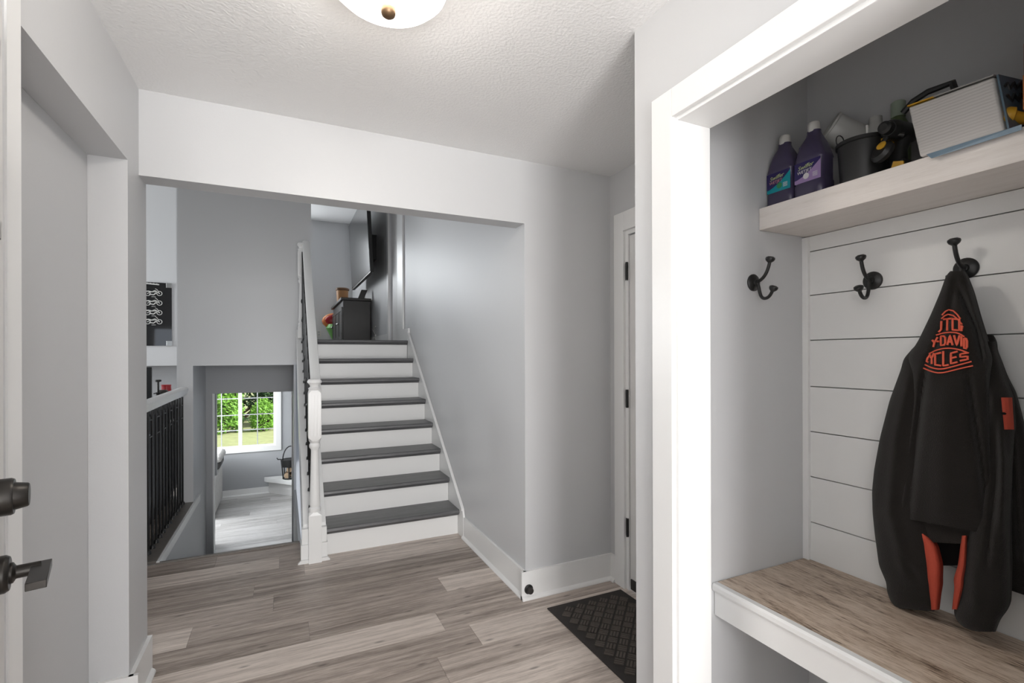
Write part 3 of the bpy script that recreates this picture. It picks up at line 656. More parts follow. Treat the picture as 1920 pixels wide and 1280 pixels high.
LAMPG = bpy.data.materials.new('lit_frosted_glass'); LAMPG.use_nodes = True
b_ = LAMPG.node_tree.nodes['Principled BSDF']; b_.inputs['Base Color'].default_value = (.9, .86, .8, 1); b_.inputs['Roughness'].default_value = .3
b_.inputs['Emission Color'].default_value = (1.0, .93, .84, 1); b_.inputs['Emission Strength'].default_value = 11.5
_n = LAMPG.node_tree; _t = _n.nodes.new('ShaderNodeBsdfTransparent'); _m = _n.nodes.new('ShaderNodeMixShader'); _m.inputs[0].default_value = .5
_n.links.new(_t.outputs[0], _m.inputs[1]); _n.links.new(b_.outputs[0], _m.inputs[2]); _n.links.new(_m.outputs[0], _n.nodes['Material Output'].inputs[0])
bulb = bpy.data.lights.new('bulb', 'POINT'); bulb.energy = 17; bulb.color = (1.0, .94, .86); bulb.shadow_soft_size = .045
bulbo = bpy.data.objects.new('bulb', bulb); COL.objects.link(bulbo); bulbo.location = (.262, 1.352, H - .075)
lc = Vector((.262, 1.352, 0))
cl = root('ceiling_lamp', (lc.x, lc.y, H), 'lit frosted glass bowl lamp with bronze knob on the ceiling', 'ceiling lamp')
MB().lathe([(.172, H - .001), (.176, H - .02), (.172, H - .045), (.160, H - .048)], lc, n=48).make('pan', BRONZE, cl, smooth=True)
MB().lathe([(.164, H - .040), (.166, H - .056), (.158, H - .078), (.135, H - .100), (.10, H - .117), (.06, H - .127), (.015, H - .130)], lc, n=48).make('glass_bowl', LAMPG, cl, smooth=True)
MB().lathe([(.016, H - .128), (.019, H - .136), (.021, H - .146), (.018, H - .156), (.010, H - .162), (.002, H - .163)], lc, n=20).make('finial', mat('antique_brass', (0.20, 0.125, 0.07), 0.4, .7), cl, smooth=True)

# ------------------------------------------------------------------ closet: shiplap, bench, shelf
sw = MB(); zs = [.55, .730, .899, 1.067, 1.235, 1.407, 1.574, 1.737, 1.795]
for a, b_ in zip(zs, zs[1:]): sw.box(XD - .020, XD - .001, .16, 1.195, a + .0016, b_ - .0016)
sw.make('wall_shiplap', mat('white_shiplap_paint', (.78, .78, .77), .4), bev=.001, **ST)
MB().box(XD - .034, XD - .019, 1.178, 1.2, .585, 1.79).make('trim_9', TRIM, bev=.001, **ST)
be = root('bench', (1.55, .68, .48), 'built in closet bench with weathered brown wood top', 'bench')
MB().box(1.322, XD - .022, 0.161, 1.197, .572, .590).make('seat', BENCHW, be, bev=.001)
b = MB(); b.prism([(1.328, .482), (1.308, .482), (1.308, .560), (1.302, .562), (1.297, .570), (1.297, .583), (1.302, .590), (1.321, .590), (1.321, .571), (1.328, .571)], 1, 0.161, 1.197)
b.make('front_panel', TRIM, be, label='white front panel with moulded edge')
sh = MB().box(1.532, XD - .0005, 0.161, 1.1985, 1.795, 1.872).make('shelf', SHELFW, None, bev=.0015)
sh['label'] = 'thick whitewashed wood shelf holding bottles and tools in the closet'; sh['category'] = 'shelf'
SZ = 1.8725

# ------------------------------------------------------------------ coat hooks
def hook(base_c, out, label):
    out = Vector(out); up = Vector((0, 0, 1)); B = Vector(base_c)
    r = root('coat_hook', B, label, 'coat hook', 'coat hooks in the closet')
    MB().lathe([(.030, 0), (.030, .004), (.026, .008), (.012, .012), (.010, .018)], B, out, 28).make('back_plate', BLACKM, r, smooth=True)
    def bez(P, n=14):
        res = []
        for i in range(n + 1):
            t = i / n; res.append(P[0]*(1-t)**3 + P[1]*3*t*(1-t)**2 + P[2]*3*t*t*(1-t) + P[3]*t**3)
        return res
    a = bez([B + out*.012, B + out*.040 + up*.004, B + out*.058 + up*.025, B + out*.066 + up*.066])
    MB().tube(a, .0056, 10).make('upper_arm', BLACKM, r, smooth=True)
    MB().lathe([(.006, -.006), (.013, 0), (.0155, .006), (.0145, .011), (.008, .015)], a[-1], (out*.25 + up), 18).make('upper_knob', BLACKM, r, smooth=True)
    c = bez([B + out*.012, B + out*.030 - up*.004, B + out*.018 - up*.066, B + out*.052 - up*.060]) + bez([B + out*.052 - up*.060, B + out*.066 - up*.057, B + out*.072 - up*.044, B + out*.077 - up*.034], 6)[1:]
    MB().tube(c, .0056, 10).make('lower_arm', BLACKM, r, smooth=True)
    MB().lathe([(.006, -.006), (.012, 0), (.0145, .006), (.0135, .011), (.008, .014)], c[-1], (out*.45 + up), 18).make('lower_knob', BLACKM, r, smooth=True)
    return r
hook(onY(1412, 530, 1.20), (0, -1, 0), 'black iron coat hook alone on the grey side wall of the closet')
hook(onX(1637, 526, 1.78), (-1, 0, 0), 'empty black iron coat hook on the white shiplap')
hook(onX(1812, 503, 1.78), (-1, 0, 0), 'black iron coat hook carrying the black jacket')

# ------------------------------------------------------------------ hooded jacket on the right hook
jk = root('jacket', onX(1800, 515, 1.70), 'black hooded fleece jacket with orange emblem hanging over the wood bench', 'jacket')
def lerp_rows(rows, v):
    if v <= rows[0][0]: return rows[0][1:]
    for a, b in zip(rows, rows[1:]):
        if v <= b[0]:
            t = (v - a[0]) / (b[0] - a[0]); return tuple(x + (y - x) * t for x, y in zip(a[1:], b[1:]))
    return rows[-1][1:]
class Panel:
    """a garment panel: rows of (v, left, right, depth X, half thickness, skew), folds of (points (v,u), amplitude, width)"""
    def __init__(s, rows, folds=(), p=.75, n=110, m=96):
        s.rows, s.folds, s.p, s.n, s.m = rows, folds, p, n, m
    def row(s, v):
        # smoothed rows
        acc = [0]*5; W_ = 0
        for d, w_ in ((-9, .2), (-4, .3), (0, .5), (4, .3), (9, .2)):
            vv = min(max(v + d, s.rows[0][0]), s.rows[-1][0]); r = lerp_rows(s.rows, vv)
            acc = [x + y*w_ for x, y in zip(acc, r)]; W_ += w_
        e = min(1, min(v - s.rows[0][0], s.rows[-1][0] - v) / 9.0); r0 = lerp_rows(s.rows, v)
        sm = [x / W_ for x in acc]
        return [a*e + b*(1-e) for a, b in zip(sm, r0)]
    def fold(s, u, v):
        d = 0
        for pts, amp, wd in s.folds:
            if pts[0][0] - 15 <= v <= pts[-1][0] + 15:
                uu = lerp_rows([(a, b) for a, b in pts], v)[0]
                fade = min(1, (v - pts[0][0] + 15) / 40, (pts[-1][0] + 15 - v) / 40)
                d += amp * math.exp(-((u - uu) / wd) ** 2) * max(0, fade)
        return d
    def P(s, v, a):
        l, r, X, ht, sk_ = s.row(v); c = math.cos(a); si = math.sin(a)
        sd = math.copysign(abs(c) ** .9, c); u = (l + r)/2 + (r - l)/2 * sd
        dep = math.copysign(abs(si) ** s.p, si)
        if si > 0: return onX(u, v + sk_ * sd, X - dep * ht - s.fold(u, v + sk_ * sd) * min(1, si * 1.6))
        q = onX(u, v + sk_ * sd, X); q.x -= dep * ht * .8
        return q
    def front(s, u, v, off=.0):
        l, r, X, ht, sk_ = s.row(v); sd = max(-.985, min(.985, (u - (l + r)/2) / ((r - l)/2)))
        c = math.copysign(abs(sd) ** (1/.9), sd); si = math.sqrt(1 - c*c)
        x_ = X - (si ** s.p * ht + s.fold(u, v) * min(1, si*1.6)) - off
        return onX(u, v, x_)
    def mesh(s):
        mb = MB(); v0, v1 = s.rows[0][0], s.rows[-1][0]
        mb.loft([[s.P(v0 + (v1 - v0)*i/s.n, 2*math.pi*k/s.m) for k in range(s.m)] for i in range(s.n + 1)])
        return mb
body = Panel([(508, 1782, 1808, 1.690, .020, 0), (516, 1774, 1813, 1.690, .030, 0), (530, 1769, 1818, 1.692, .034, 0), (545, 1764, 1824, 1.696, .038, 0), (590, 1745, 1836, 1.698, .048, 0), (640, 1721, 1851, 1.69, .058, 0), (670, 1702, 1862, 1.685, .062, 2),
              (700, 1706, 1858, 1.682, .064, 4), (750, 1710, 1856, 1.68, .064, 5), (800, 1705, 1858, 1.678, .062, 6), (850, 1698, 1860, 1.676, .060, 8), (900, 1692, 1861, 1.674, .056, 11), (950, 1681, 1860, 1.672, .050, 15), (985, 1676, 1861, 1.672, .042, 17)],
             folds=[(((540, 1797), (620, 1832), (690, 1846)), -.018, 6), (((520, 1792), (600, 1778), (680, 1738), (900, 1704)), -.010, 7), (((700, 1815), (850, 1838), (985, 1856)), -.014, 8), (((700, 1733), (800, 1722), (985, 1700)), -.012, 8),
                    (((540, 1812), (640, 1845), (760, 1852)), .010, 6), (((720, 1775), (860, 1768), (985, 1770)), .010, 26)])
body.mesh().make('body', FLEECE, jk, smooth=True)
sl1 = Panel([(650, 1714, 1736, 1.70, .016, 0), (672, 1694, 1740, 1.70, .034, 0), (690, 1690, 1745, 1.70, .046, 0), (750, 1668, 1742, 1.70, .050, 0), (820, 1650, 1738, 1.70, .052, 0), (880, 1639, 1745, 1.70, .054, 0), (920, 1635, 1748, 1.70, .056, 0), (960, 1636, 1750, 1.70, .056, 0),
             (1000, 1640, 1752, 1.695, .056, 0), (1060, 1648, 1756, 1.69, .056, 0), (1092, 1662, 1756, 1.69, .05, 0), (1100, 1663, 1757, 1.69, .046, 0), (1106, 1662, 1757, 1.69, .050, 0), (1135, 1672, 1755, 1.69, .046, 3), (1143, 1684, 1750, 1.69, .030, 3)],
            folds=[(((700, 1705), (820, 1680), (960, 1668), (1080, 1700)), .010, 12), (((1040, 1690), (1090, 1720)), -.006, 8)])
sl1.mesh().make('sleeve', FLEECE, jk, smooth=True)
sl2 = Panel([(640, 1842, 1864, 1.71, .018, 0), (662, 1838, 1870, 1.71, .032, 0), (700, 1834, 1880, 1.705, .042, 0), (745, 1836, 1897, 1.70, .048, 0), (800, 1838, 1903, 1.70, .050, 0), (870, 1838, 1899, 1.70, .052, 0), (930, 1835, 1896, 1.695, .054, 0), (980, 1815, 1894, 1.69, .056, 0),
             (1010, 1811, 1893, 1.685, .056, 0), (1060, 1806, 1894, 1.685, .056, 0), (1100, 1797, 1894, 1.685, .052, 0), (1130, 1790, 1893, 1.685, .05, 0), (1150, 1788, 1886, 1.672, .046, -4), (1170, 1806, 1873, 1.66, .034, -8), (1184, 1836, 1866, 1.65, .016, 0)],
            folds=[(((720, 1858), (860, 1880), (1000, 1878)), .010, 9), (((760, 1868), (900, 1868), (1060, 1850)), -.010, 7), (((1060, 1825), (1150, 1830)), .008, 14)])
sl2.mesh().make('sleeve', FLEECE, jk, smooth=True)
bk = Panel([(628, 1848, 1862, 1.735, .008, 0), (640, 1846, 1869, 1.735, .018, 0), (655, 1846, 1868, 1.735, .022, 0), (668, 1846, 1874, 1.735, .022, 0), (705, 1846, 1888, 1.735, .024, 0), (735, 1846, 1904, 1.735, .026, 0), (780, 1846, 1916, 1.735, .028, 0), (850, 1846, 1932, 1.735, .030, 0), (960, 1846, 1944, 1.735, .030, 0), (1080, 1850, 1950, 1.735, .028, 8), (1112, 1870, 1952, 1.735, .020, 14)],
           folds=[(((700, 1876), (820, 1900), (1060, 1915)), .010, 8)])
bk.mesh().make('back_panel', FLEECE, jk, smooth=True)
inn = Panel([(960, 1700, 1850, 1.715, .016, 0), (1000, 1715, 1846, 1.715, .016, 0), (1040, 1742, 1835, 1.715, .014, 0), (1060, 1758, 1803, 1.715, .010, 0)]); inn.mesh().make('inner_hem', FLEECE2, jk, smooth=True)
band = Panel([(984, 1700, 1850, 1.662, .012, 8), (1006, 1730, 1846, 1.662, .012, 6), (1018, 1738, 1815, 1.664, .010, 2)]); band.mesh().make('hem_band', FLEECE, jk, smooth=True)
o1 = Panel([(1000, 1722, 1734, 1.672, .026, 0), (1020, 1726, 1756, 1.672, .030, 0), (1060, 1733, 1765, 1.672, .036, 0), (1088, 1737, 1764, 1.672, .034, 0), (1096, 1740, 1765, 1.672, .032, 0), (1110, 1740, 1762, 1.672, .030, 0), (1143, 1746, 1759, 1.672, .020, 0)], n=30, m=20)
o1.mesh().make('sleeve_stripe', ORANGE, jk, smooth=True, label='orange stripe down the sleeve')
o2 = Panel([(1004, 1803, 1814, 1.668, .034, 0), (1060, 1796, 1812, 1.668, .036, 0), (1086, 1787, 1808, 1.668, .034, 0), (1100, 1790, 1808, 1.668, .034, 0), (1112, 1788, 1804, 1.668, .032, 0), (1142, 1785, 1797, 1.668, .022, 0)], n=30, m=20)
o2.mesh().make('sleeve_stripe', ORANGE, jk, smooth=True, label='orange stripe down the sleeve')
# emblem: stitched bars and letters lying on the back of the jacket
em = MB()
def dens(pts, step=3.0):
    out = []
    for a, b in zip(pts, pts[1:]):
        n = max(1, int(math.hypot(b[0]-a[0], b[1]-a[1]) / step))
        for i in range(n): out.append((a[0] + (b[0]-a[0])*i/n, a[1] + (b[1]-a[1])*i/n))
    return out + [pts[-1]]
def smoothp(pts, it=2):
    for _ in range(it):
        q = [pts[0]]
        for a, b in zip(pts, pts[1:]): q += [(a[0]*.75 + b[0]*.25, a[1]*.75 + b[1]*.25), (a[0]*.25 + b[0]*.75, a[1]*.25 + b[1]*.75)]
        pts = q + [pts[-1]]
    return pts
def stitch(pts, r=.0019, smooth=True):
    pts = [(1700 + a/8, 560 + b/8) for a, b in pts]
    if smooth and len(pts) > 2: pts = smoothp(pts)
    em.tube([body.front(u, v, .0020) for u, v in dens(pts)], r, 6)
stitch([(530, 245), (580, 190), (630, 165), (700, 180), (760, 235), (805, 300)], .0019, False); stitch([(520, 300), (570, 255), (620, 232), (700, 250), (770, 310), (832, 385)], .0019, False)
stitch([(440, 545), (560, 508), (700, 500), (790, 520), (865, 568)]); stitch([(335, 825), (450, 765), (600, 735), (780, 755), (932, 815)])
stitch([(270, 985), (380, 1038), (520, 1060), (700, 1015), (975, 940)]); stitch([(250, 1037), (380, 1095), (520, 1118), (760, 1055), (995, 1003)])
LET = {'O': [[(0,0),(1,0),(1,1),(0,1),(0,0)]], 'T': [[(0,0),(1,0)],[(.5,0),(.5,1)]], 'R': [[(0,1),(0,0),(1,0),(1,.5),(0,.5)],[(.4,.5),(1,1)]], '-': [[(0,.5),(1,.5)]], 'D': [[(0,0),(.7,0),(1,.2),(1,.8),(.7,1),(0,1),(0,0)]],
       'A': [[(0,1),(.5,0),(1,1)],[(.22,.65),(.78,.65)]], 'V': [[(0,0),(.5,1),(1,0)]], 'I': [[(.5,0),(.5,1)]], 'Y': [[(0,0),(.5,.5),(1,0)],[(.5,.5),(.5,1)]], 'C': [[(1,0),(0,.12),(0,.95),(1,1)]], 'L': [[(0,0),(0,1),(1,.95)]],
       'E': [[(1,0),(0,.05),(0,1),(1,.95)],[(0,.5),(.85,.47)]], 'S': [[(1,0),(.05,.12),(.05,.5),(1,.45),(1,.85),(0,1)]], '1': [[(1,0),(.9,.8),(0,1)]], '2': [[(0,0),(0,1)],[(0,.15),(1,.3)],[(0,.5),(1,.5)]], '3': [[(0,.1),(.4,.5)],[(1,0),(.4,.5),(.2,1)]], '4': [[(1,0),(.3,.4),(0,.8),(.6,.9)]]}
def letter(ch, x0, y0, x1, y1, sh0=0, sh1=0):   # sh: vertical shift at the left and right side
    for st_ in LET[ch]:
        stitch([(x0 + (x1-x0)*a, (y0 + (y1-y0)*b) + sh0*(1-a) + sh1*a) for a, b in st_], .0026, False)
letter('1', 480, 335, 522, 490, 10, 0); letter('T', 545, 290, 675, 465, 18, 5); letter('O', 690, 300, 790, 465, 0, 8); letter('2', 822, 400, 845, 485)
letter('3', 385, 590, 465, 715, 15, -15); letter('-', 455, 590, 490, 690); letter('D', 515, 560, 580, 695, 2, -2); letter('A', 612, 548, 690, 695); letter('V', 712, 548, 795, 700); letter('I', 800, 560, 845, 715); letter('D', 862, 590, 905, 740, 0, 12)
letter('4', 300, 850, 345, 960); letter('Y', 345, 820, 410, 975, 10, -5); letter('C', 428, 800, 520, 995, 5, 8); letter('L', 550, 785, 635, 1005, 0, -5); letter('E', 665, 800, 765, 965, 8, -10); letter('S', 800, 810, 915, 925, 5, 0)
em.make('emblem', EMBL, jk, smooth=True, label='orange stitched emblem with letters')
# orange patch on the right sleeve
pt = MB(); g = [[sl2.front(u, v, .0045) for u in (1877 + dv*.1, 1883 + dv*.1, 1890 + dv*.1, 1897 + dv*.06)] for v, dv in [(745 + 60*i/8, 60*i/8) for i in range(9)]]
gb = [[p + Vector((.003, 0, 0)) for p in r] for r in g]
vs = [[pt.bm.verts.new(p) for p in r] for r in g]; vb = [[pt.bm.verts.new(p) for p in r] for r in gb]
for i in range(8):
    for j in range(3):
        pt.bm.faces.new((vs[i][j], vs[i+1][j], vs[i+1][j+1], vs[i][j+1])); pt.bm.faces.new((vb[i][j], vb[i][j+1], vb[i+1][j+1], vb[i+1][j]))
    pt.bm.faces.new((vs[i][0], vb[i][0], vb[i+1][0], vs[i+1][0])); pt.bm.faces.new((vs[i][3], vs[i+1][3], vb[i+1][3], vb[i][3]))
pt = pt.make('patch', ORANGE, jk, label='orange patch on the sleeve')
mk = MB(); mk.ball(sl2.front(1882, 775, .006), .004, 8, (.5, 1.3, .8)); mk.make('mark', FLEECE2, pt)

# ------------------------------------------------------------------ things on the shelf
def rrect(cx, cy, hx, hy, r, z, n=5):
    pts = []
    for sx, sy, a0 in ((1, 1, 0), (-1, 1, 90), (-1, -1, 180), (1, -1, 270)):
        for i in range(n + 1):
            a = math.radians(a0 + 90 * i / n); pts.append(Vector((cx + sx*(hx - r) + r*math.cos(a), cy + sy*(hy - r) + r*math.sin(a), z)))
    return pts
def text_mesh(mb, txt, size, o, right, up, shear=0.0, depth=.0004):
    cu = bpy.data.curves.new('t', 'FONT'); cu.body = txt; cu.size = size; cu.shear = shear; cu.align_x = 'CENTER'; cu.extrude = depth
    ob = bpy.data.objects.new('t', cu); COL.objects.link(ob)
    dg = bpy.context.evaluated_depsgraph_get(); me = bpy.data.meshes.new_from_object(ob.evaluated_get(dg))
    right, up = Vector(right).normalized(), Vector(up).normalized(); nrm = right.cross(up)
    vs = [mb.bm.verts.new(Vector(o) + right*v.co.x + up*v.co.y + nrm*v.co.z) for v in me.vertices]
    for p in me.polygons:
        try: mb.bm.faces.new([vs[i] for i in p.vertices])
        except ValueError: pass
    bpy.data.objects.remove(ob); bpy.data.curves.remove(cu); bpy.data.meshes.remove(me)
NAVY = mat('navy_label', (0.020, 0.012, 0.090), 0.35); TEAL = mat('teal_label', (0.0, 0.25, 0.30), 0.35); LILAC = mat('lilac_label', (0.30, 0.20, 0.40), 0.35)
LIME = mat('lime_lettering', (0.42, 0.48, 0.22), 0.4); WHL = mat('white_lettering', (0.62, 0.60, 0.62), 0.4); GRN = mat('green_print', (0.03, 0.22, 0.07), 0.4); PINKL = mat('pink_lettering', (0.55, 0.25, 0.28), 0.4)
def bottle(cx, cy, rot, label, low, accent, seal):
    r = root('cleaner_bottle', (cx, cy, SZ), label, 'bottle', 'purple cleaner bottles on the shelf')
    hx, hy = .036, .050
    prof = [(.92, 0, .018), (1.0, .008, .02), (1.0, .046, .02), (.955, .050, .02), (.955, .120, .02), (1.0, .125, .02), (.95, .136, .02), (.84, .155, .022), (.68, .178, .02), (.50, .203, .017), (.42, .214, .0155), (.42, .222, .0155)]
    b = MB(); rings = []
    for s_, h_, rr in prof:
        sx = s_ if s_ > .9 else (.55 + .45*s_ if s_ > .5 else s_)
        rings.append(rrect(cx, cy, max(hx*sx, .0165), max(hy*s_, .0165), min(rr, .0163), SZ + h_))
    b.loft(rings).make('body', PURPLE, r, smooth=True)
    MB().lathe([(.0175, .218), (.0185, .221), (.0175, .247), (.0150, .250)], (cx, cy, SZ), n=24).make('cap', WHITEP, r, smooth=True)
    fx = cx - hx*.955 - .0006; y0, y1 = cy - .044, cy + .044; z0, z1 = SZ + .051, SZ + .119
    lb = MB(); lb.box(fx, fx + .001, y0, y1, z0, z1); lo = lb.make('label', low, r)
    # navy upper field with a sweeping lower edge
    pl = [(y1, z1), (y0, z1)] + [(y0 + (y1 - y0)*t, z0 + .012 + .050*(1 - t)**1.6 + .0) for t in [i/10 for i in range(11)]]
    MB().prism(pl, 0, fx - .0006, fx + .0002).make('navy_field', NAVY, lo)
    rt = Vector((0, -1, 0)); up = Vector((0, 0, 1))
    tm = MB(); text_mesh(tm, 'Swiffer', .019, (fx - .0009, cy + .006, SZ + .096), rt + up*.10, up, .25); tm.make('lettering', LIME, lo)
    tm = MB(); text_mesh(tm, 'WETJET', .014, (fx - .0009, cy + .010, SZ + .082), rt + up*.06, up, .1); tm.make('lettering', accent, lo)
    k = MB(); k.lathe([(.010, 0), (.010, .0006)], (fx - .0003, cy + (.004 if seal else -.004), SZ + .070), (-1, 0, 0), 18); k.make('seal', WHL if seal else GRN, lo)
    k = MB()
    for i in range(4): k.box(fx - .0010, fx - .0002, cy - .034, cy - .018, SZ + .062 + i*.004, SZ + .0635 + i*.004)
    k.make('small_print', WHL, lo)
    return r
bottle(1.600, 1.148, 0, 'purple cleaner bottle with teal label nearest the closet side wall', TEAL, PINKL, False)
b2 = bottle(1.597, 1.042, 0, 'purple cleaner bottle with lilac label and round neck sticker', LILAC, WHL, True)
MB().lathe([(.013, 0), (.013, .001)], (1.5735, 1.064, SZ + .172), (-1, 0, .35), 20).make('neck_sticker', NAVY, b2)
MB().lathe([(.009, .001), (.009, .0016)], (1.5735, 1.064, SZ + .172), (-1, 0, .35), 20).make('sticker_centre', PINKL, b2)
# tipped cloudy jug
ja, jb = onX(1556, 240, 1.685), None; ax = Vector((.62, -.48, -.50)).normalized(); R_ = .050; Lj = .12
jc = Vector((1.725, ja.y - .02, SZ))
jug = root('jug', jc, 'cloudy white plastic jug lying tipped behind the purple bottles', 'jug')
MB().lathe([(R_*.3, Lj*.9), (R_*.80, Lj*.8), (R_*.84, .03), (R_*.86, .004), (R_, 0), (R_*1.04, .012), (R_, .03), (R_*1.02, Lj*.8), (R_*.9, Lj), (R_*.5, Lj + .004)], ja, ax, 32).make('body', CLEARP, jug, smooth=True)
MB().tube([ja + (ax.orthogonal().normalized()*math.cos(a) + ax.cross(ax.orthogonal().normalized())*math.sin(a))*R_*.98 for a in [2*math.pi*k/28 for k in range(28)]], .005, 8, closed=True).make('rim', CLEARP, jug, smooth=True)
# black bucket with bits in it
bc = Vector((1.615, .900, SZ))
bu = root('bucket', bc, 'small black plastic bucket between the bottles and the drill', 'bucket')
MB().lathe([(.056, 0), (.060, .004), (.067, .120), (.072, .122), (.072, .132), (.067, .133), (.056, .02), (.01, .018)], bc, n=36).make('body', BLACKP, bu, smooth=True)
MB().tube([bc + Vector((-.02*math.cos(t)-.04, .045, .145 + .018*math.sin(t))) for t in [2*math.pi*k/16 for k in range(16)]], .0016, 6, closed=True).make('handle_loop', BLACKM, bu, smooth=True)
k = MB().tube([bc + Vector((-.015, -.02, .022)), bc + Vector((-.035, -.03, .165))], .0035, 8).make('pen', WHITEP, None, smooth=True); k['label'] = 'white pen standing in the black bucket'; k['category'] = 'pen'
# cordless drill
dc = onX(1672, 262, 1.60)
dr = root('cordless_drill', (1.62, dc.y, SZ), 'black and yellow cordless drill standing between bucket and napkin pack', 'drill')
a0 = onX(1669, 242, 1.575); a1 = a0 + Vector((.13, .01, .01))
MB().lathe([(.020, -.012), (.026, 0), (.028, .02), (.030, .09), (.022, .125)], a0, a1 - a0, 24).make('housing', BLACKP, dr, smooth=True)
MB().lathe([(.010, -.040), (.017, -.034), (.018, -.012)], a0 + Vector((0, 0, 0)), a1 - a0, 20).make('chuck', BLACKM, dr, smooth=True)
hb = onX(1660, 298, 1.59)
MB().tube([a0 + Vector((.065, 0, -.015)), Vector((a0.x + .055, a0.y + .004, (a0.z + SZ)/2 + .01)), Vector((a0.x + .05, a0.y + .006, SZ + .028))], [.022, .019, .024], 14).make('grip', BLACKP, dr, smooth=True)
MB().box(a0.x - .005, a0.x + .10, a0.y - .035, a0.y - .002, SZ, SZ + .032).make('battery', BLACKP, dr, bev=.006)
y_ = MB(); y_.prism([(a0.y - .037, SZ + .004), (a0.y - .005, SZ + .004), (a0.y - .012, SZ + .027), (a0.y - .037, SZ + .020)], 0, a0.x - .009, a0.x - .004); y_.make('yellow_panel', YELLOW, dr)
MB().box(a0.x + .01, a0.x + .05, a0.y + .012, a0.y + .029, a0.z - .036, a0.z - .014).make('yellow_trim', YELLOW, dr)
hk = root('hand_tool', (1.60, .845, SZ), 'black rounded tool end leaning between the bucket and the drill', 'tool')
e0 = onX(1655, 285, 1.555)
MB().lathe([(.020, -.014), (.030, -.008), (.032, .004), (.024, .014)], e0, (-.75, .25, .35), 22).make('head', BLACKP, hk, smooth=True)
MB().lathe([(.012, .014), (.013, .017), (.008, .019)], e0 + Vector((0, -.006, .008)), (-.75, .1, .35), 16).make('yellow_insert', YELLOW, hk, smooth=True)
MB().tube([e0 + Vector((.01, .01, .02)), e0 + Vector((.02, -.005, .055)), e0 + Vector((.045, -.03, .045))], .008, 10).make('neck', BLACKP, hk, smooth=True)
# napkin pack: soft block leaning towards the bottles
NAP = bpy.data.materials.new('white_ribbed_paper'); NAP.use_nodes = True
nt = NAP.node_tree; bb = nt.nodes['Principled BSDF']; bb.inputs['Base Color'].default_value = (.60, .575, .55, 1); bb.inputs['Roughness'].default_value = .8
wv = nt.nodes.new('ShaderNodeTexWave'); wv.bands_direction = 'Z'; wv.inputs['Scale'].default_value = 38; wv.inputs['Distortion'].default_value = 1.6; wv.inputs['Detail'].default_value = 2
tc = nt.nodes.new('ShaderNodeTexCoord'); nt.links.new(tc.outputs['Object'], wv.inputs['Vector']); bp = nt.nodes.new('ShaderNodeBump'); bp.inputs['Strength'].default_value = .16; bp.inputs['Distance'].default_value = .003
nt.links.new(wv.outputs['Fac'], bp.inputs['Height']); nt.links.new(bp.outputs['Normal'], bb.inputs['Normal'])
c8 = [onX(1724, 300, 1.522), onX(1884, 256, 1.522), onX(1864, 143, 1.545), onX(1702, 201, 1.545)]   # front BL BR TR TL
sh_ = Vector((.125, 0, 0))
for c_ in c8[:2]: c_.z = max(c_.z, SZ + .001)
npk = root('napkin_pack', (1.59, .65, SZ), 'white ribbed napkin pack leaning on the shelf edge', 'napkins')
def softblock(cs, dx, n=9):
    mb = MB(); rings = []
    for k in range(n + 1):
        t = k / n; inf = .985 + .03*math.sin(math.pi*t); ring = []
        mid = sum(cs, Vector()) / 4
        for a, b in zip(cs, cs[1:] + cs[:1]):
            for i in range(10):
                p = a.lerp(b, i/10); p = mid + (p - mid) * (inf + .004*math.sin(i*2.3 + k)); ring.append(p + dx*t)
        rings.append(ring)
    return mb.loft(rings)
softblock(c8, sh_).make('pack', NAP, npk, smooth=True, bev=.004)
WRAP = mat('clear_grey_wrap', (.30, .29, .28), .25); BLUEW = mat('pale_blue_wrap', (.20, .28, .35), .3); BLUED = mat('slate_blue_wrap', (.10, .15, .19), .3)
def sheet(pts, th, name, m, par):
    mb = MB(); a = [Vector(p) for p in pts]; n_ = (a[1]-a[0]).cross(a[2]-a[0]).normalized()*th
    mb.loft([[p for p in a], [p + n_ for p in a]]); return mb.make(name, m, par)
sheet([c8[3] + Vector((-.003, 0, .001)), c8[3].lerp(c8[2], .33) + Vector((-.003, 0, .001)), c8[3].lerp(c8[2], .33) + Vector((.10, 0, .014)), c8[3] + Vector((.10, 0, .012))], .003, 'yellow_wrap', YELLOW, npk)
sheet([c8[3].lerp(c8[2], .33) + Vector((-.003, 0, .001)), c8[2] + Vector((-.003, 0, .001)), c8[2] + Vector((.10, 0, .016)), c8[3].lerp(c8[2], .33) + Vector((.10, 0, .014))], .003, 'clear_wrap', WRAP, npk)
sheet([c8[0].lerp(c8[1], .10) + Vector((-.004, 0, 0)), c8[1] + Vector((-.004, -.03, 0)), c8[1] + Vector((-.004, -.03, -.012)), c8[0].lerp(c8[1], .18) + Vector((-.010, 0, -.016))], .002, 'blue_flap', BLUEW, npk)
e1, e2 = c8[1] + Vector((.0, -.004, .002)), c8[2] + Vector((.0, -.004, 0))
sd_ = sheet([e1, e1 + Vector((.125, -.012, 0)), e2 + Vector((.125, -.012, .006)), e2], .004, 'printed_end', BLUED, npk)
for k_ in range(2):
    tx = MB(); o0 = e2.lerp(e1, .22 + .22*k_)
    tx.tube([o0 + Vector((.012 + .009*i, -.0060 - .0009*i, .010*math.sin(i*2.1 + k_) + .002*i)) for i in range(11)], .0035, 6); tx.make('dark_print', BLACKP, sd_, smooth=True)
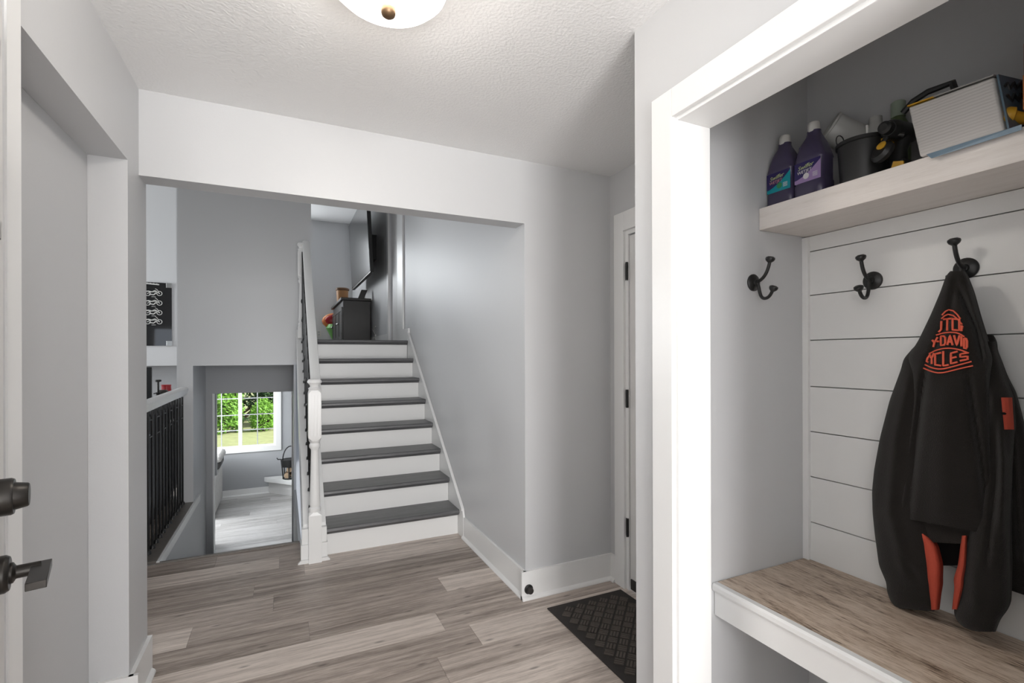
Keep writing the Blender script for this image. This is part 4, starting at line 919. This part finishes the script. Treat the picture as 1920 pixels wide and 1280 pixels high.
# strap, bottle caps behind, yellow grip, red box
s_ = MB().tube([onX(1693, 212, 1.68), onX(1712, 190, 1.68), onX(1740, 172, 1.68), onX(1786, 155, 1.68), onX(1800, 200, 1.68), Vector((1.69, .70, SZ + .012))], .009, 8).make('strap', BLACKP, None, smooth=True)
s_['label'] = 'black strap arching behind the napkin pack'; s_['category'] = 'strap'
pc_ = onX(1684, 200, 1.755)
r = root('spray_bottle', (1.755, pc_.y, SZ), 'green bottle with pale cap behind the drill', 'bottle')
MB().lathe([(.030, 0), (.032, .01), (.032, pc_.z - SZ - .07), (.014, pc_.z - SZ - .03)], (1.755, pc_.y, SZ), n=20).make('body', mat('olive_green_plastic', (.10, .14, .06), .3), r, smooth=True)
MB().lathe([(.019, pc_.z - SZ - .034), (.019, pc_.z - SZ + .012), (.015, pc_.z - SZ + .016)], (1.755, pc_.y, SZ), n=20).make('cap', mat('pale_green_plastic', (.30, .36, .28), .4), r, smooth=True)
pc_ = onX(1642, 232, 1.755)
r = MB().lathe([(.034, 0), (.036, .01), (.036, pc_.z - SZ - .03), (.018, pc_.z - SZ), (.018, pc_.z - SZ + .02), (.014, pc_.z - SZ + .022)], (1.755, pc_.y, SZ), n=24).make('clear_bottle', CLEARP, None, smooth=True)
r['label'] = 'cloudy bottle at the back of the shelf behind the bucket'; r['category'] = 'bottle'
gp = root('hand_grip', onX(1900, 222, 1.56), 'yellow tool grip with rounded end beside the napkin pack', 'tool')
g0, g1 = onX(1895, 216, 1.552), onX(1935, 214, 1.60)
g1.z = g0.z - .004
MB().lathe([(.006, -.010), (.017, -.006), (.019, .004), (.017, .012)], g0, (-.5, .85, .2), 22).make('end_knob', YELLOW, gp, smooth=True)
MB().tube([g0, g0.lerp(g1, .4) + Vector((0, 0, -.006)), g1], [.012, .0145, .015], 14).make('grip', YELLOW, gp, smooth=True)
rb = root('cardboard_box', (1.62, .47, SZ), 'red box at the right edge of the shelf', 'box')
MB().box(1.565, 1.70, .42, .525, SZ, SZ + .205).make('box', mat('red_print_card', (.30, .018, .016), .4), rb, bev=.002)
MB().box(1.5638, 1.565, .42, .5255, SZ + .05, SZ + .13).make('band', ORP, rb)
